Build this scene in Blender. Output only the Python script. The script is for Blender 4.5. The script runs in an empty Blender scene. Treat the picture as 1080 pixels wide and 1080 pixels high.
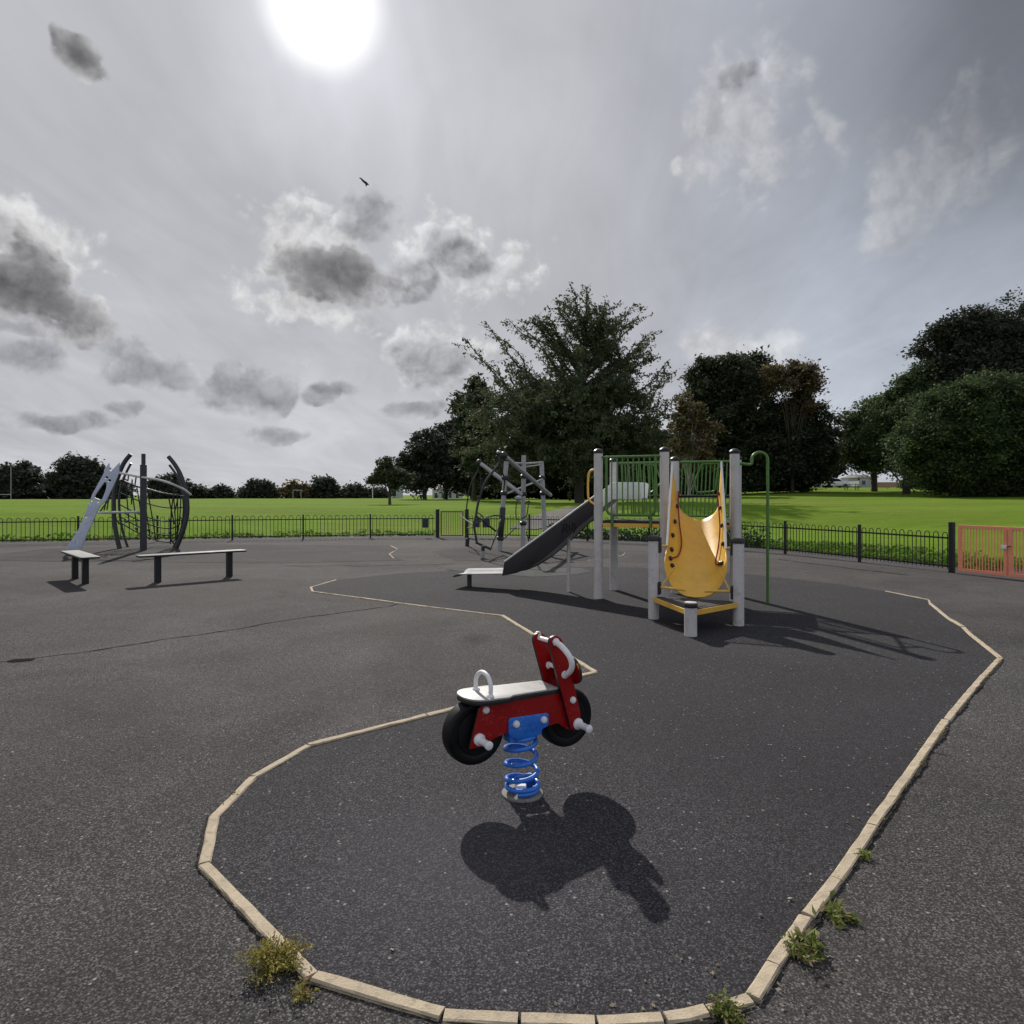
import bpy, bmesh, math, random
import numpy as np
from mathutils import Vector, Matrix
R = math.radians
rng = np.random.default_rng(11)
random.seed(5)
scene = bpy.context.scene
col = scene.collection
V3 = Vector

# ------------------------------------------------------------------ camera / sun
CAM_Z, FOC = 1.6, 720.0 / 1080.0
cd = bpy.data.cameras.new('camera'); cam = bpy.data.objects.new('camera', cd); col.objects.link(cam)
cam.location = (0, 0, CAM_Z); cam.rotation_euler = (R(90), 0, 0)
cd.sensor_width = 36; cd.sensor_fit = 'HORIZONTAL'; cd.lens = 36 * FOC
cd.shift_y = -19 / 1080; cd.clip_end = 5000; cd.clip_start = 0.05
scene.camera = cam

SUN = V3((-200, 720, 515)).normalized()
sl = bpy.data.lights.new('sun', 'SUN'); so = bpy.data.objects.new('sun', sl); col.objects.link(so)
sl.energy = 5.0; sl.angle = R(0.7); sl.color = (1.0, 0.95, 0.88)
so.rotation_euler = (-SUN).to_track_quat('-Z', 'Y').to_euler(); so.location = (0, 0, 30)
scene.view_settings.view_transform = 'Standard'; scene.view_settings.look = 'None'
scene.view_settings.exposure = 0.0; scene.view_settings.gamma = 1
scene.render.engine = 'CYCLES'
scene.cycles.use_denoising = True
scene.cycles.max_bounces = 3; scene.cycles.diffuse_bounces = 2; scene.cycles.glossy_bounces = 2; scene.cycles.transmission_bounces = 2
scene.cycles.sample_clamp_indirect = 4

# ------------------------------------------------------------------ node helpers
class NT:
    def __init__(s, tree):
        s.t = tree; s.n = tree.nodes; s.l = tree.links
    def new(s, typ, **kw):
        n = s.n.new(typ)
        for k, v in kw.items(): setattr(n, k, v)
        return n
    def put(s, sock, v):
        if isinstance(v, bpy.types.NodeSocket): s.l.new(v, sock)
        elif v is not None: sock.default_value = v
    def m(s, op, a, b=None, c=None, clamp=False):
        n = s.new('ShaderNodeMath', operation=op, use_clamp=clamp)
        s.put(n.inputs[0], a); s.put(n.inputs[1], b)
        if c is not None: s.put(n.inputs[2], c)
        return n.outputs[0]
    def vm(s, op, a, b=None, scale=None):
        n = s.new('ShaderNodeVectorMath', operation=op)
        s.put(n.inputs[0], a); s.put(n.inputs[1], b)
        if scale is not None: s.put(n.inputs[3], scale)
        return n.outputs[1] if op in ('DOT_PRODUCT', 'LENGTH', 'DISTANCE') else n.outputs[0]
    def ss(s, v, a, b, lo=0.0, hi=1.0, kind='SMOOTHSTEP'):
        n = s.new('ShaderNodeMapRange', interpolation_type=kind)
        s.put(n.inputs[0], v); s.put(n.inputs[1], a); s.put(n.inputs[2], b); s.put(n.inputs[3], lo); s.put(n.inputs[4], hi)
        return n.outputs[0]
    def mix(s, f, a, b, blend='MIX'):
        n = s.new('ShaderNodeMix', data_type='RGBA', blend_type=blend)
        s.put(n.inputs[0], f); s.put(n.inputs[6], a); s.put(n.inputs[7], b)
        return n.outputs[2]
    def noise(s, vec, scale, detail=2, rough=0.5, dist=0.0, col=False):
        n = s.new('ShaderNodeTexNoise')
        s.put(n.inputs['Vector'], vec); n.inputs['Scale'].default_value = scale
        n.inputs['Detail'].default_value = detail; n.inputs['Roughness'].default_value = rough
        n.inputs['Distortion'].default_value = dist
        return n.outputs['Color' if col else 'Fac']
    def voro(s, vec, scale, out='Color', feature='F1'):
        n = s.new('ShaderNodeTexVoronoi', feature=feature)
        s.put(n.inputs['Vector'], vec); n.inputs['Scale'].default_value = scale
        return n.outputs[out]
def rgb(c): return (c[0], c[1], c[2], 1.0)

def new_mat(name):
    m = bpy.data.materials.new(name); m.use_nodes = True
    t = NT(m.node_tree); b = t.n['Principled BSDF']
    return m, t, b
def bump(t, b, h, strength, dist):
    n = t.new('ShaderNodeBump'); n.inputs['Strength'].default_value = strength; n.inputs['Distance'].default_value = dist
    t.put(n.inputs['Height'], h); t.l.new(n.outputs[0], b.inputs['Normal'])

def mat(name, c, rough=0.5, metal=0.0, var=0.25, scale=9.0, bmp=0.0, spec=0.5, dirt=None, dirt_amt=0.5, coat=0.0, scuff=None, sscale=14.0):
    m, t, b = new_mat(name)
    pos = t.new('ShaderNodeTexCoord').outputs['Object']
    n1 = t.noise(pos, scale, 4, 0.6); n2 = t.noise(pos, scale * 9, 3, 0.6)
    f = t.m('ADD', t.m('MULTIPLY', n1, 0.65), t.m('MULTIPLY', n2, 0.35))
    f = t.ss(f, 0.32, 0.68, kind='LINEAR')
    lo = [x * (1 - var) for x in c]; hi = [min(1, x * (1 + var)) for x in c]
    cc = t.mix(f, rgb(lo), rgb(hi))
    if dirt:
        d = t.ss(t.noise(pos, scale * 1.7, 5, 0.65), 0.5, 0.72)
        cc = t.mix(t.m('MULTIPLY', d, dirt_amt), cc, rgb(dirt))
    if scuff:
        ln = t.m('ABSOLUTE', t.m('SUBTRACT', t.noise(t.vm('MULTIPLY', pos, (1.0, 1.0, 2.2)), sscale, 2, 0.5, 1.5), 0.5))
        sc = t.m('MULTIPLY', t.ss(ln, 0.012, 0.004), t.ss(t.noise(pos, sscale * .6, 3, .6), 0.5, 0.62))
        chip = t.ss(t.noise(pos, sscale * 6, 3, 0.7), 0.70, 0.74)
        cc = t.mix(t.m('MULTIPLY', t.m('MAXIMUM', sc, chip), 0.6), cc, rgb(scuff))
    t.put(b.inputs['Base Color'], cc)
    t.put(b.inputs['Roughness'], t.ss(n1, 0.2, 0.8, max(0.05, rough - 0.1), min(1, rough + 0.12)))
    b.inputs['Metallic'].default_value = metal
    b.inputs['Specular IOR Level'].default_value = spec
    if coat: b.inputs['Coat Weight'].default_value = coat; b.inputs['Coat Roughness'].default_value = 0.15
    if bmp: bump(t, b, n2, bmp, 0.004)
    return m

def ground_mat(name, base, speck, brown, amt, dark, grain=1.0, wear=1.0, rough=0.95, centre=None):
    m, t, b = new_mat(name)
    pos = t.new('ShaderNodeNewGeometry').outputs['Position']
    big = t.noise(pos, 0.23, 4, 0.6, 0.4)
    med = t.noise(pos, 1.3, 5, 0.65, 0.3)
    fin = t.noise(pos, 60 * grain, 4, 0.8)
    def cells(sc):
        v = t.new('ShaderNodeTexVoronoi'); t.put(v.inputs['Vector'], pos); v.inputs['Scale'].default_value = sc
        c = t.new('ShaderNodeSeparateColor'); t.put(c.inputs[0], v.outputs['Color']); return v.outputs['Distance'], c.outputs
    d1, r1 = cells(85 * grain); d2, r2 = cells(150 * grain); d3, r3 = cells(38 * grain)
    c = t.mix(t.ss(fin, 0.36, 0.62), rgb([x * dark for x in base]), rgb(base))
    c = t.mix(t.m('MULTIPLY', t.ss(r2[0], 0.55, 0.2), 0.75), c, rgb([x * 0.25 for x in base]))
    c = t.mix(t.m('MULTIPLY', t.m('MULTIPLY', t.ss(r1[0], 0.62, 0.95), t.ss(d1, 0.6, 0.25)), amt), c, rgb(speck))
    c = t.mix(t.m('MULTIPLY', t.ss(r2[1], 0.72, 0.97), amt * 0.9), c, rgb(speck))
    c = t.mix(t.m('MULTIPLY', t.ss(big, 0.35, 0.7), 0.5 * wear), c, rgb(brown))
    c = t.mix(t.m('MULTIPLY', t.ss(med, 0.52, 0.78), 0.35 * wear), c, rgb([x * 0.5 for x in base]))
    c = t.mix(t.m('MULTIPLY', t.ss(t.noise(pos, 0.6, 6, 0.7, 1.2), 0.56, 0.75), 0.25 * wear), c, rgb([x * 1.6 for x in base]))
    w1 = t.noise(pos, 0.45, 7, 0.62, 0.8); w2 = t.noise(t.vm('MULTIPLY', pos, (1.0, 0.6, 1.0)), 1.9, 6, 0.7, 0.5)
    c = t.mix(1.0, c, t.new('ShaderNodeCombineColor').outputs[0] if False else t.mix(t.ss(w1, 0.3, 0.7, 0, 1, 'LINEAR'), rgb([1 - 0.34 * wear] * 3), rgb([1 + 0.22 * wear] * 3)), 'MULTIPLY')
    c = t.mix(t.m('MULTIPLY', t.ss(w2, 0.55, 0.72), 0.40 * wear), c, rgb([x * 0.45 for x in base]))
    st = t.ss(t.noise(pos, 2.6, 3, 0.5, 1.5), 0.70, 0.76); c = t.mix(t.m('MULTIPLY', st, 0.45), c, rgb([x * 0.35 for x in base]))
    if centre:
        q_ = t.vm('SUBTRACT', pos, (centre[0], centre[1], 0)); dd = t.vm('LENGTH', t.vm('MULTIPLY', q_, (1.0, 0.85, 0)))
        wc = t.ss(t.m('ADD', dd, t.m('MULTIPLY', t.m('SUBTRACT', w2, 0.5), 1.6)), 0.7, 1.75)
        c = t.mix(t.m('MULTIPLY', wc, 0.42), c, rgb([x * 0.42 for x in base]))
        c = t.mix(t.m('MULTIPLY', t.ss(t.m('ADD', dd, t.m('MULTIPLY', t.m('SUBTRACT', w1, 0.5), 1.5)), 0.9, 0.2), 0.22), c, rgb([x * 1.9 for x in base]))
    pale = t.m('MULTIPLY', t.ss(r3[1], 0.955, 0.975), t.ss(d3, 0.33, 0.2))
    c = t.mix(t.m('MULTIPLY', pale, 0.6), c, rgb((0.36, 0.35, 0.34)))
    t.put(b.inputs['Base Color'], c)
    b.inputs['Roughness'].default_value = rough; b.inputs['Specular IOR Level'].default_value = 0.12
    h = t.m('ADD', t.m('MULTIPLY', d1, -0.7), t.m('MULTIPLY', t.m('ADD', fin, t.m('MULTIPLY', r2[2], 0.5)), 0.8))
    bump(t, b, h, 0.6, 0.005)
    return m

M = {}
M['asphalt'] = ground_mat('asphalt', (0.067, 0.0625, 0.0645), (0.26, 0.25, 0.245), (0.062, 0.055, 0.050), 0.55, 0.42, 1.18)
M['rubber'] = ground_mat('rubber_surface', (0.047, 0.045, 0.050), (0.20, 0.195, 0.20), (0.047, 0.045, 0.050), 0.5, 0.45, 1.2, 0.6, centre=(-0.25, 2.95))
M['patch'] = ground_mat('old_surface', (0.050, 0.048, 0.048), (0.14, 0.135, 0.132), (0.052, 0.047, 0.044), 0.45, 0.6, 1.0, 0.9)
M['bluewear'] = ground_mat('worn_blue_paint', (0.070, 0.078, 0.090), (0.18, 0.18, 0.18), (0.085, 0.08, 0.06), 0.5, 0.6, 1.0, 1.3)
M['path'] = ground_mat('path_asphalt', (0.13, 0.125, 0.13), (0.26, 0.25, 0.25), (0.15, 0.13, 0.11), 0.5, 0.7)
M['soil'] = mat('soil', (0.055, 0.042, 0.03), 0.95, var=0.5, scale=3, bmp=0.6)
M['kerb'] = mat('kerb_concrete', (0.42, 0.35, 0.255), 0.95, var=0.2, scale=16, bmp=0.8, dirt=(0.20, 0.17, 0.125), dirt_amt=0.65, spec=0.15)
M['dirt'] = ground_mat('gritty_dirt', (0.026, 0.023, 0.020), (0.12, 0.11, 0.10), (0.035, 0.028, 0.02), 0.5, 0.4, 1.0, 1.0)
M['tar_and_shadow'] = mat('crack_tar_and_shadow', (0.012, 0.011, 0.010), 1.0, var=0.4, spec=0.02)
M['steel'] = mat('galvanised_post', (0.51, 0.495, 0.495), 0.55, 0.0, var=0.10, scale=4, bmp=0.05, dirt=(0.30, 0.275, 0.25), dirt_amt=0.55, scuff=(0.2, 0.18, 0.16), sscale=7.0)
M['steel_dull'] = mat('weathered_steel_tube', (0.33, 0.33, 0.345), 0.5, 0.1, var=0.2, scale=4, dirt=(0.16, 0.16, 0.17), dirt_amt=0.5)
M['plate_dull'] = mat('dirty_galvanised_plate', (0.20, 0.195, 0.185), 0.8, var=0.3, scale=20, dirt=(0.07, 0.06, 0.055), dirt_amt=0.7, spec=0.2)
M['chrome'] = mat('stainless_sheet', (0.42, 0.42, 0.43), 0.6, 0.35, var=0.12, scale=5)
M['slide_bed'] = mat('brushed_slide_bed', (0.30, 0.30, 0.31), 0.75, 0.0, var=0.12, scale=5, spec=0.2)
M['white_sheet'] = mat('white_plastic_sheet', (0.72, 0.73, 0.77), 0.4, var=0.06, scale=5, dirt=(0.45, 0.45, 0.45), dirt_amt=0.4)
M['slide_dark'] = mat('dark_slide_steel', (0.028, 0.026, 0.029), 0.55, 0.0, var=0.3, scale=5, dirt=(0.012, 0.012, 0.012), spec=0.25)
M['graffiti'] = mat('marker_ink', (0.003, 0.003, 0.004), 0.8, spec=0.1)
M['black'] = mat('black_plastic', (0.012, 0.012, 0.014), 0.45, var=0.3)
M['blackm'] = mat('black_painted_metal', (0.010, 0.010, 0.013), 0.45, var=0.3, spec=0.4)
M['dark_tube'] = mat('dark_grey_tube', (0.030, 0.033, 0.040), 0.45, 0.2, var=0.25)
M['tyre'] = mat('tyre_rubber', (0.0035, 0.0035, 0.0045), 0.5, var=0.3, scale=12, spec=0.22)
M['red'] = mat('red_panel', (0.25, 0.001, 0.002), 0.5, var=0.10, scale=18, dirt=(0.13, 0.006, 0.006), dirt_amt=0.5, spec=0.25, scuff=(0.42, 0.16, 0.14))
M['white'] = mat('white_plastic', (0.72, 0.72, 0.74), 0.4, var=0.08, dirt=(0.45, 0.43, 0.4), dirt_amt=0.3)
M['cream'] = mat('sunlit_white_plastic', (0.62, 0.55, 0.43), 0.5, var=0.08)  # sunlight on the white far handlebar put into the colour
M['blue'] = mat('blue_powder_coat', (0.018, 0.15, 0.60), 0.35, var=0.12, scale=20, dirt=(0.015, 0.05, 0.2), dirt_amt=0.5, scuff=(0.35, 0.42, 0.55), sscale=22.0)
M['benchtop'] = mat('bench_grey', (0.20, 0.20, 0.198), 0.7, var=0.2, scale=6, dirt=(0.12, 0.12, 0.11), dirt_amt=0.5, spec=0.25)
M['seat'] = mat('seat_grey', (0.33, 0.325, 0.32), 0.55, var=0.12, scale=20, dirt=(0.5, 0.42, 0.32), dirt_amt=0.4)
M['green'] = mat('green_powder_coat', (0.065, 0.17, 0.026), 0.4, var=0.2, scale=10, dirt=(0.10, 0.16, 0.12), dirt_amt=0.5)
M['yellow'] = mat('yellow_panel', (0.70, 0.41, 0.055), 0.4, var=0.10, scale=5, dirt=(0.50, 0.27, 0.06), dirt_amt=0.4, scuff=(0.42, 0.30, 0.14), sscale=6.0)
M['redrope'] = mat('red_rope', (0.22, 0.012, 0.014), 0.8, var=0.3, scale=60)
M['rope'] = mat('dark_rope', (0.03, 0.03, 0.034), 0.8, var=0.3, scale=60)
M['deck'] = mat('deck_rubber', (0.028, 0.027, 0.029), 0.8, var=0.3, bmp=0.4)
M['coral'] = mat('coral_paint', (0.80, 0.29, 0.18), 0.45, var=0.10, scale=6)
M['rust'] = mat('rusty_brown_paint', (0.16, 0.085, 0.055), 0.7, var=0.3, scale=12)
M['sign'] = mat('dark_sign', (0.012, 0.016, 0.035), 0.4, var=0.2)
M['board'] = mat('pale_climbing_board', (0.42, 0.46, 0.56), 0.5, var=0.10, scale=8)
M['bark'] = mat('bark', (0.055, 0.045, 0.036), 0.9, var=0.4, scale=6, bmp=0.8)
M['palebark'] = mat('pale_bark', (0.26, 0.25, 0.24), 0.9, var=0.3, scale=5)
M['housewall'] = mat('rendered_wall', (0.40, 0.41, 0.44), 0.8, var=0.1, scale=2)
M['brick'] = mat('brick_wall', (0.42, 0.24, 0.17), 0.9, var=0.25, scale=5)
M['roof'] = mat('roof_tiles', (0.10, 0.09, 0.09), 0.8, var=0.3)
M['glass'] = mat('window_glass', (0.03, 0.035, 0.045), 0.08, var=0.1)
M['carpaint'] = mat('white_car_paint', (0.70, 0.72, 0.75), 0.25, var=0.03)
M['greycar'] = mat('grey_car_paint', (0.28, 0.30, 0.33), 0.25, var=0.03)
M['wood'] = mat('weathered_wood', (0.13, 0.11, 0.09), 0.85, var=0.3)
M['bird'] = mat('bird_plumage', (0.02, 0.02, 0.025), 0.7)

def leaf_mat(name, lo, hi, trans=0.35, alt=None, altf=0.06):
    m, t, b = new_mat(name)
    g = t.new('ShaderNodeNewGeometry')
    pos = g.outputs['Position']
    r = g.outputs['Random Per Island']
    c = t.mix(r, rgb(lo), rgb(hi))
    c = t.mix(t.m('MULTIPLY', t.ss(t.noise(pos, 0.55, 3), 0.35, 0.65), 0.6), c, rgb([x * 0.6 for x in lo]))
    if alt: c = t.mix(t.m('GREATER_THAN', t.m('FRACT', t.m('MULTIPLY', r, 37.7)), 1 - altf), c, rgb(alt))
    t.put(b.inputs['Base Color'], c); b.inputs['Roughness'].default_value = 0.7
    b.inputs['Specular IOR Level'].default_value = 0.12
    tr = t.new('ShaderNodeBsdfTranslucent'); t.put(tr.inputs[0], t.mix(0.5, c, rgb((0.10, 0.13, 0.02)), 'MULTIPLY') if False else c)
    mx = t.new('ShaderNodeMixShader'); mx.inputs[0].default_value = trans
    t.l.new(b.outputs[0], mx.inputs[1]); t.l.new(tr.outputs[0], mx.inputs[2])
    t.l.new(mx.outputs[0], t.n['Material Output'].inputs[0])
    return m
M['leaf_cherry'] = leaf_mat('cherry_leaves', (0.060, 0.085, 0.042), (0.105, 0.130, 0.065), 0.30, (0.12, 0.095, 0.075), 0.12)
M['leaf_dark'] = leaf_mat('dark_leaves', (0.042, 0.060, 0.036), (0.078, 0.098, 0.055), 0.25, (0.10, 0.085, 0.06), 0.08)
M['leaf_brown'] = leaf_mat('autumn_leaves', (0.105, 0.085, 0.052), (0.17, 0.135, 0.075), 0.3, (0.24, 0.18, 0.05), 0.10)
M['leaf_green'] = leaf_mat('chestnut_leaves', (0.050, 0.080, 0.036), (0.095, 0.135, 0.055), 0.28, (0.16, 0.18, 0.04), 0.03)
M['leaf_far'] = leaf_mat('far_leaves', (0.050, 0.060, 0.048), (0.080, 0.090, 0.066), 0.22, (0.10, 0.085, 0.065), 0.10)
M['leaf_low'] = leaf_mat('low_cover_leaves', (0.075, 0.15, 0.016), (0.14, 0.25, 0.03), 0.45, (0.12, 0.06, 0.03), 0.04)
M['leaf_hedge'] = leaf_mat('dark_hedge_leaves', (0.028, 0.060, 0.022), (0.05, 0.09, 0.03), 0.2)
M['weed'] = leaf_mat('weed_leaves', (0.25, 0.22, 0.05), (0.38, 0.34, 0.10), 0.35, (0.24, 0.12, 0.07), 0.06)
M['litter'] = leaf_mat('dead_leaves', (0.10, 0.07, 0.04), (0.34, 0.30, 0.24), 0.0)
M['weed_green'] = leaf_mat('green_weed_leaves', (0.13, 0.18, 0.04), (0.24, 0.27, 0.08), 0.35, (0.30, 0.24, 0.16), 0.2)

def grass_mat():
    m, t, b = new_mat('grass')
    pos = t.new('ShaderNodeNewGeometry').outputs['Position']
    big = t.noise(pos, 0.07, 4, 0.6, 0.6); med = t.noise(pos, 0.8, 5, 0.7); fin = t.noise(pos, 14, 4, 0.75)
    c = t.mix(t.ss(fin, 0.25, 0.75), rgb((0.092, 0.165, 0.013)), rgb((0.160, 0.255, 0.026)))
    c = t.mix(t.m('MULTIPLY', t.ss(big, 0.38, 0.68), 0.55), c, rgb((0.15, 0.165, 0.036)))
    c = t.mix(t.m('MULTIPLY', t.ss(med, 0.5, 0.75), 0.35), c, rgb((0.065, 0.13, 0.012)))
    sx_ = t.noise(t.vm('MULTIPLY', pos, (0.35, 1.6, 1.0)), 1.1, 6, 0.75)
    c = t.mix(t.m('MULTIPLY', t.ss(sx_, 0.45, 0.7), 0.5), c, rgb((0.060, 0.125, 0.008)))
    c = t.mix(t.m('MULTIPLY', t.ss(sx_, 0.45, 0.3), 0.4), c, rgb((0.20, 0.28, 0.035)))
    sp_ = t.new('ShaderNodeSeparateXYZ'); t.put(sp_.inputs[0], pos)
    mow = t.m('SINE', t.m('ADD', t.m('ADD', t.m('MULTIPLY', sp_.outputs[1], 0.55), t.m('MULTIPLY', sp_.outputs[0], 0.12)), t.m('MULTIPLY', big, 3.0)))
    c = t.mix(t.m('MULTIPLY', t.ss(mow, -0.4, 0.6), 0.28), c, rgb((0.085, 0.135, 0.012)))
    fl = t.ss(t.voro(pos, 1.6, 'Distance'), 0.09, 0.05)
    c = t.mix(t.m('MULTIPLY', fl, 0.5), c, rgb((0.36, 0.36, 0.25)))
    t.put(b.inputs['Base Color'], c); b.inputs['Roughness'].default_value = 0.7
    b.inputs['Specular IOR Level'].default_value = 0.03; b.inputs['Roughness'].default_value = 1.0
    bump(t, b, t.m('ADD', fin, t.m('MULTIPLY', med, 0.8)), 0.7, 0.06)
    return m
M['grass'] = grass_mat()

# ------------------------------------------------------------------ mesh helpers
class MB:
    def __init__(s): s.v = []; s.f = []; s.mi = []
    def add(s, verts, faces, mi=0):
        o = len(s.v); s.v += [tuple(p) for p in verts]
        s.f += [tuple(i + o for i in f) for f in faces]; s.mi += [mi] * len(faces)
        return s
    def box(s, c, size, X=(1, 0, 0), Y=(0, 1, 0), mi=0):
        c = V3(c); X = V3(X).normalized(); Y = V3(Y).normalized(); Z = X.cross(Y)
        a, b, d = size[0] / 2, size[1] / 2, size[2] / 2
        vs = [c + X * (a * i) + Y * (b * j) + Z * (d * k) for k in (-1, 1) for j in (-1, 1) for i in (-1, 1)]
        return s.add(vs, [(0, 2, 3, 1), (4, 5, 7, 6), (0, 1, 5, 4), (2, 6, 7, 3), (0, 4, 6, 2), (1, 3, 7, 5)], mi)
    def tube(s, pts, r, n=8, closed=False, mi=0, cap=True):
        P = [V3(p) for p in pts]; N = len(P)
        rr = r if isinstance(r, (list, tuple)) else [r] * N
        T = []
        for i in range(N):
            if closed: d = P[(i + 1) % N] - P[i - 1]
            else: d = P[min(i + 1, N - 1)] - P[max(i - 1, 0)]
            T.append(d.normalized() if d.length > 1e-9 else V3((0, 0, 1)))
        up = V3((0, 0, 1)) if abs(T[0].z) < 0.9 else V3((1, 0, 0))
        A = (up - T[0] * up.dot(T[0])).normalized()
        vs = []
        for i in range(N):
            A = (A - T[i] * A.dot(T[i]))
            A = A.normalized() if A.length > 1e-6 else T[i].orthogonal().normalized()
            B = T[i].cross(A)
            for k in range(n):
                a = 2 * math.pi * k / n
                vs.append(P[i] + (A * math.cos(a) + B * math.sin(a)) * rr[i])
        fs = []
        for i in range(N if closed else N - 1):
            j = (i + 1) % N
            for k in range(n):
                l = (k + 1) % n
                fs.append((i * n + k, i * n + l, j * n + l, j * n + k))
        if cap and not closed:
            fs.append(tuple(range(n))[::-1]); fs.append(tuple((N - 1) * n + k for k in range(n)))
        return s.add(vs, fs, mi)
    def lathe(s, prof, o, axis=(0, 0, 1), n=24, mi=0):
        o = V3(o); Z = V3(axis).normalized(); A = Z.orthogonal().normalized(); B = Z.cross(A)
        vs = []; fs = []; m = len(prof)
        for r, h in prof:
            for k in range(n):
                a = 2 * math.pi * k / n
                vs.append(o + Z * h + (A * math.cos(a) + B * math.sin(a)) * max(r, 1e-4))
        for i in range(m - 1):
            for k in range(n):
                l = (k + 1) % n
                fs.append((i * n + k, i * n + l, (i + 1) * n + l, (i + 1) * n + k))
        fs.append(tuple(range(n))[::-1]); fs.append(tuple((m - 1) * n + k for k in range(n)))
        return s.add(vs, fs, mi)
    def ball(s, c, r, mi=0, sq=(1, 1, 1), n=12):
        c = V3(c); vs = [c + V3((0, 0, r * sq[2]))]; fs = []; m = n // 2
        for i in range(1, m):
            t = math.pi * i / m
            for k in range(n):
                a = 2 * math.pi * k / n
                vs.append(c + V3((r * sq[0] * math.sin(t) * math.cos(a), r * sq[1] * math.sin(t) * math.sin(a), r * sq[2] * math.cos(t))))
        vs.append(c - V3((0, 0, r * sq[2])))
        for k in range(n):
            l = (k + 1) % n
            fs.append((0, 1 + k, 1 + l))
            for i in range(m - 2):
                a = 1 + i * n
                fs.append((a + k, a + n + k, a + n + l, a + l))
            a = 1 + (m - 2) * n
            fs.append((a + k, len(vs) - 1, a + l))
        return s.add(vs, fs, mi)
    def poly(s, pts, z0, z1, mi=0):
        n = len(pts)
        vs = [(p[0], p[1], z0) for p in pts] + [(p[0], p[1], z1) for p in pts]
        fs = [tuple(range(n))[::-1], tuple(range(n, 2 * n))] + [(i, (i + 1) % n, n + (i + 1) % n, n + i) for i in range(n)]
        return s.add(vs, fs, mi)
    def plate(s, M4, outline, thick, holes=(), bev=0.0, mi=0, edge_mi=None):
        cu = bpy.data.curves.new('plate', 'CURVE'); cu.dimensions = '2D'; cu.fill_mode = 'BOTH'
        cu.extrude = thick / 2 - bev; cu.bevel_depth = bev; cu.offset = -bev; cu.bevel_resolution = 1
        for ring in [outline] + list(holes):
            sp = cu.splines.new('POLY'); sp.points.add(len(ring) - 1)
            for p, q in zip(sp.points, ring): p.co = (q[0], q[1], 0, 1)
            sp.use_cyclic_u = True
        ob = bpy.data.objects.new('plate', cu); col.objects.link(ob)
        dg = bpy.context.evaluated_depsgraph_get(); dg.update()
        me = bpy.data.meshes.new_from_object(ob.evaluated_get(dg))
        o = len(s.v)
        s.v += [tuple(M4 @ v.co) for v in me.vertices]
        for p in me.polygons:
            s.f.append(tuple(i + o for i in p.vertices))
            s.mi.append(mi if (edge_mi is None or abs(p.normal.z) > 0.9) else edge_mi)
        bpy.data.objects.remove(ob); bpy.data.curves.remove(cu); bpy.data.meshes.remove(me)
        return s
    def build(s, name, m, parent=None, smooth=True, origin=None, bevel=0.0):
        me = bpy.data.meshes.new(name)
        if parent is not None:
            p = parent; o = V3((0, 0, 0))
            while p is not None: o = o + V3(p.location); p = p.parent
        else: o = V3(origin) if origin else V3((0, 0, 0))
        me.from_pydata([(a - o.x, b - o.y, c - o.z) for a, b, c in s.v], [], s.f)
        for x in (m if isinstance(m, (list, tuple)) else [m]): me.materials.append(M[x])
        me.polygons.foreach_set('material_index', s.mi)
        if smooth:
            bm = bmesh.new(); bm.from_mesh(me)
            bmesh.ops.remove_doubles(bm, verts=bm.verts, dist=1e-5)
            bmesh.ops.recalc_face_normals(bm, faces=bm.faces)
            for e in bm.edges: e.smooth = not (len(e.link_faces) == 2 and e.calc_face_angle(0) > R(38))
            for f in bm.faces: f.smooth = True
            bm.to_mesh(me); bm.free()
        ob = bpy.data.objects.new(name, me); col.objects.link(ob)
        if parent is not None: ob.parent = parent
        else: ob.location = o
        if bevel:
            bv = ob.modifiers.new('bevel', 'BEVEL'); bv.width = bevel; bv.segments = 2; bv.limit_method = 'ANGLE'; bv.angle_limit = R(40)
        return ob

def tag(o, label, cat, group=None, kind=None):
    o['label'] = label; o['category'] = cat
    if group: o['group'] = group
    if kind: o['kind'] = kind
    return o
def thing(name, loc, label, cat, group=None):
    o = bpy.data.objects.new(name, None); o.empty_display_size = 0.2; o.location = loc; col.objects.link(o)
    return tag(o, label, cat, group)
def struct(o, kind='structure'): o['kind'] = kind; return o
def fillet(poly, r, n=4):
    out = []; N = len(poly)
    for i in range(N):
        p = V3((*poly[i], 0)); a = V3((*poly[i - 1], 0)); b = V3((*poly[(i + 1) % N], 0))
        rr = r[i] if isinstance(r, (list, tuple)) else r
        da, db = a - p, b - p
        k = min(rr, da.length * 0.48, db.length * 0.48)
        if k < 1e-4: out.append((p.x, p.y)); continue
        s, e = p + da.normalized() * k, p + db.normalized() * k
        for j in range(n + 1):
            t = j / n; q = s * (1 - t) ** 2 + p * 2 * t * (1 - t) + e * t * t
            out.append((q.x, q.y))
    return out
def spline(pts, n=8):
    P = [V3(p) for p in pts]; out = []
    for i in range(len(P) - 1):
        p0, p1, p2, p3 = P[max(i - 1, 0)], P[i], P[i + 1], P[min(i + 2, len(P) - 1)]
        for j in range(n):
            t = j / n
            out.append(0.5 * ((2 * p1) + (p2 - p0) * t + (2 * p0 - 5 * p1 + 4 * p2 - p3) * t * t + (3 * p1 - p0 - 3 * p2 + p3) * t ** 3))
    out.append(P[-1]); return out
def circ(c, r, n=16, ry=None): return [(c[0] + r * math.cos(2 * math.pi * k / n), c[1] + (ry or r) * math.sin(2 * math.pi * k / n)) for k in range(n)]
def frame(o, X, Y):
    X = V3(X).normalized(); Y = V3(Y).normalized(); Z = X.cross(Y)
    return Matrix(((X.x, Y.x, Z.x, o[0]), (X.y, Y.y, Z.y, o[1]), (X.z, Y.z, Z.z, o[2]), (0, 0, 0, 1)))

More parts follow.
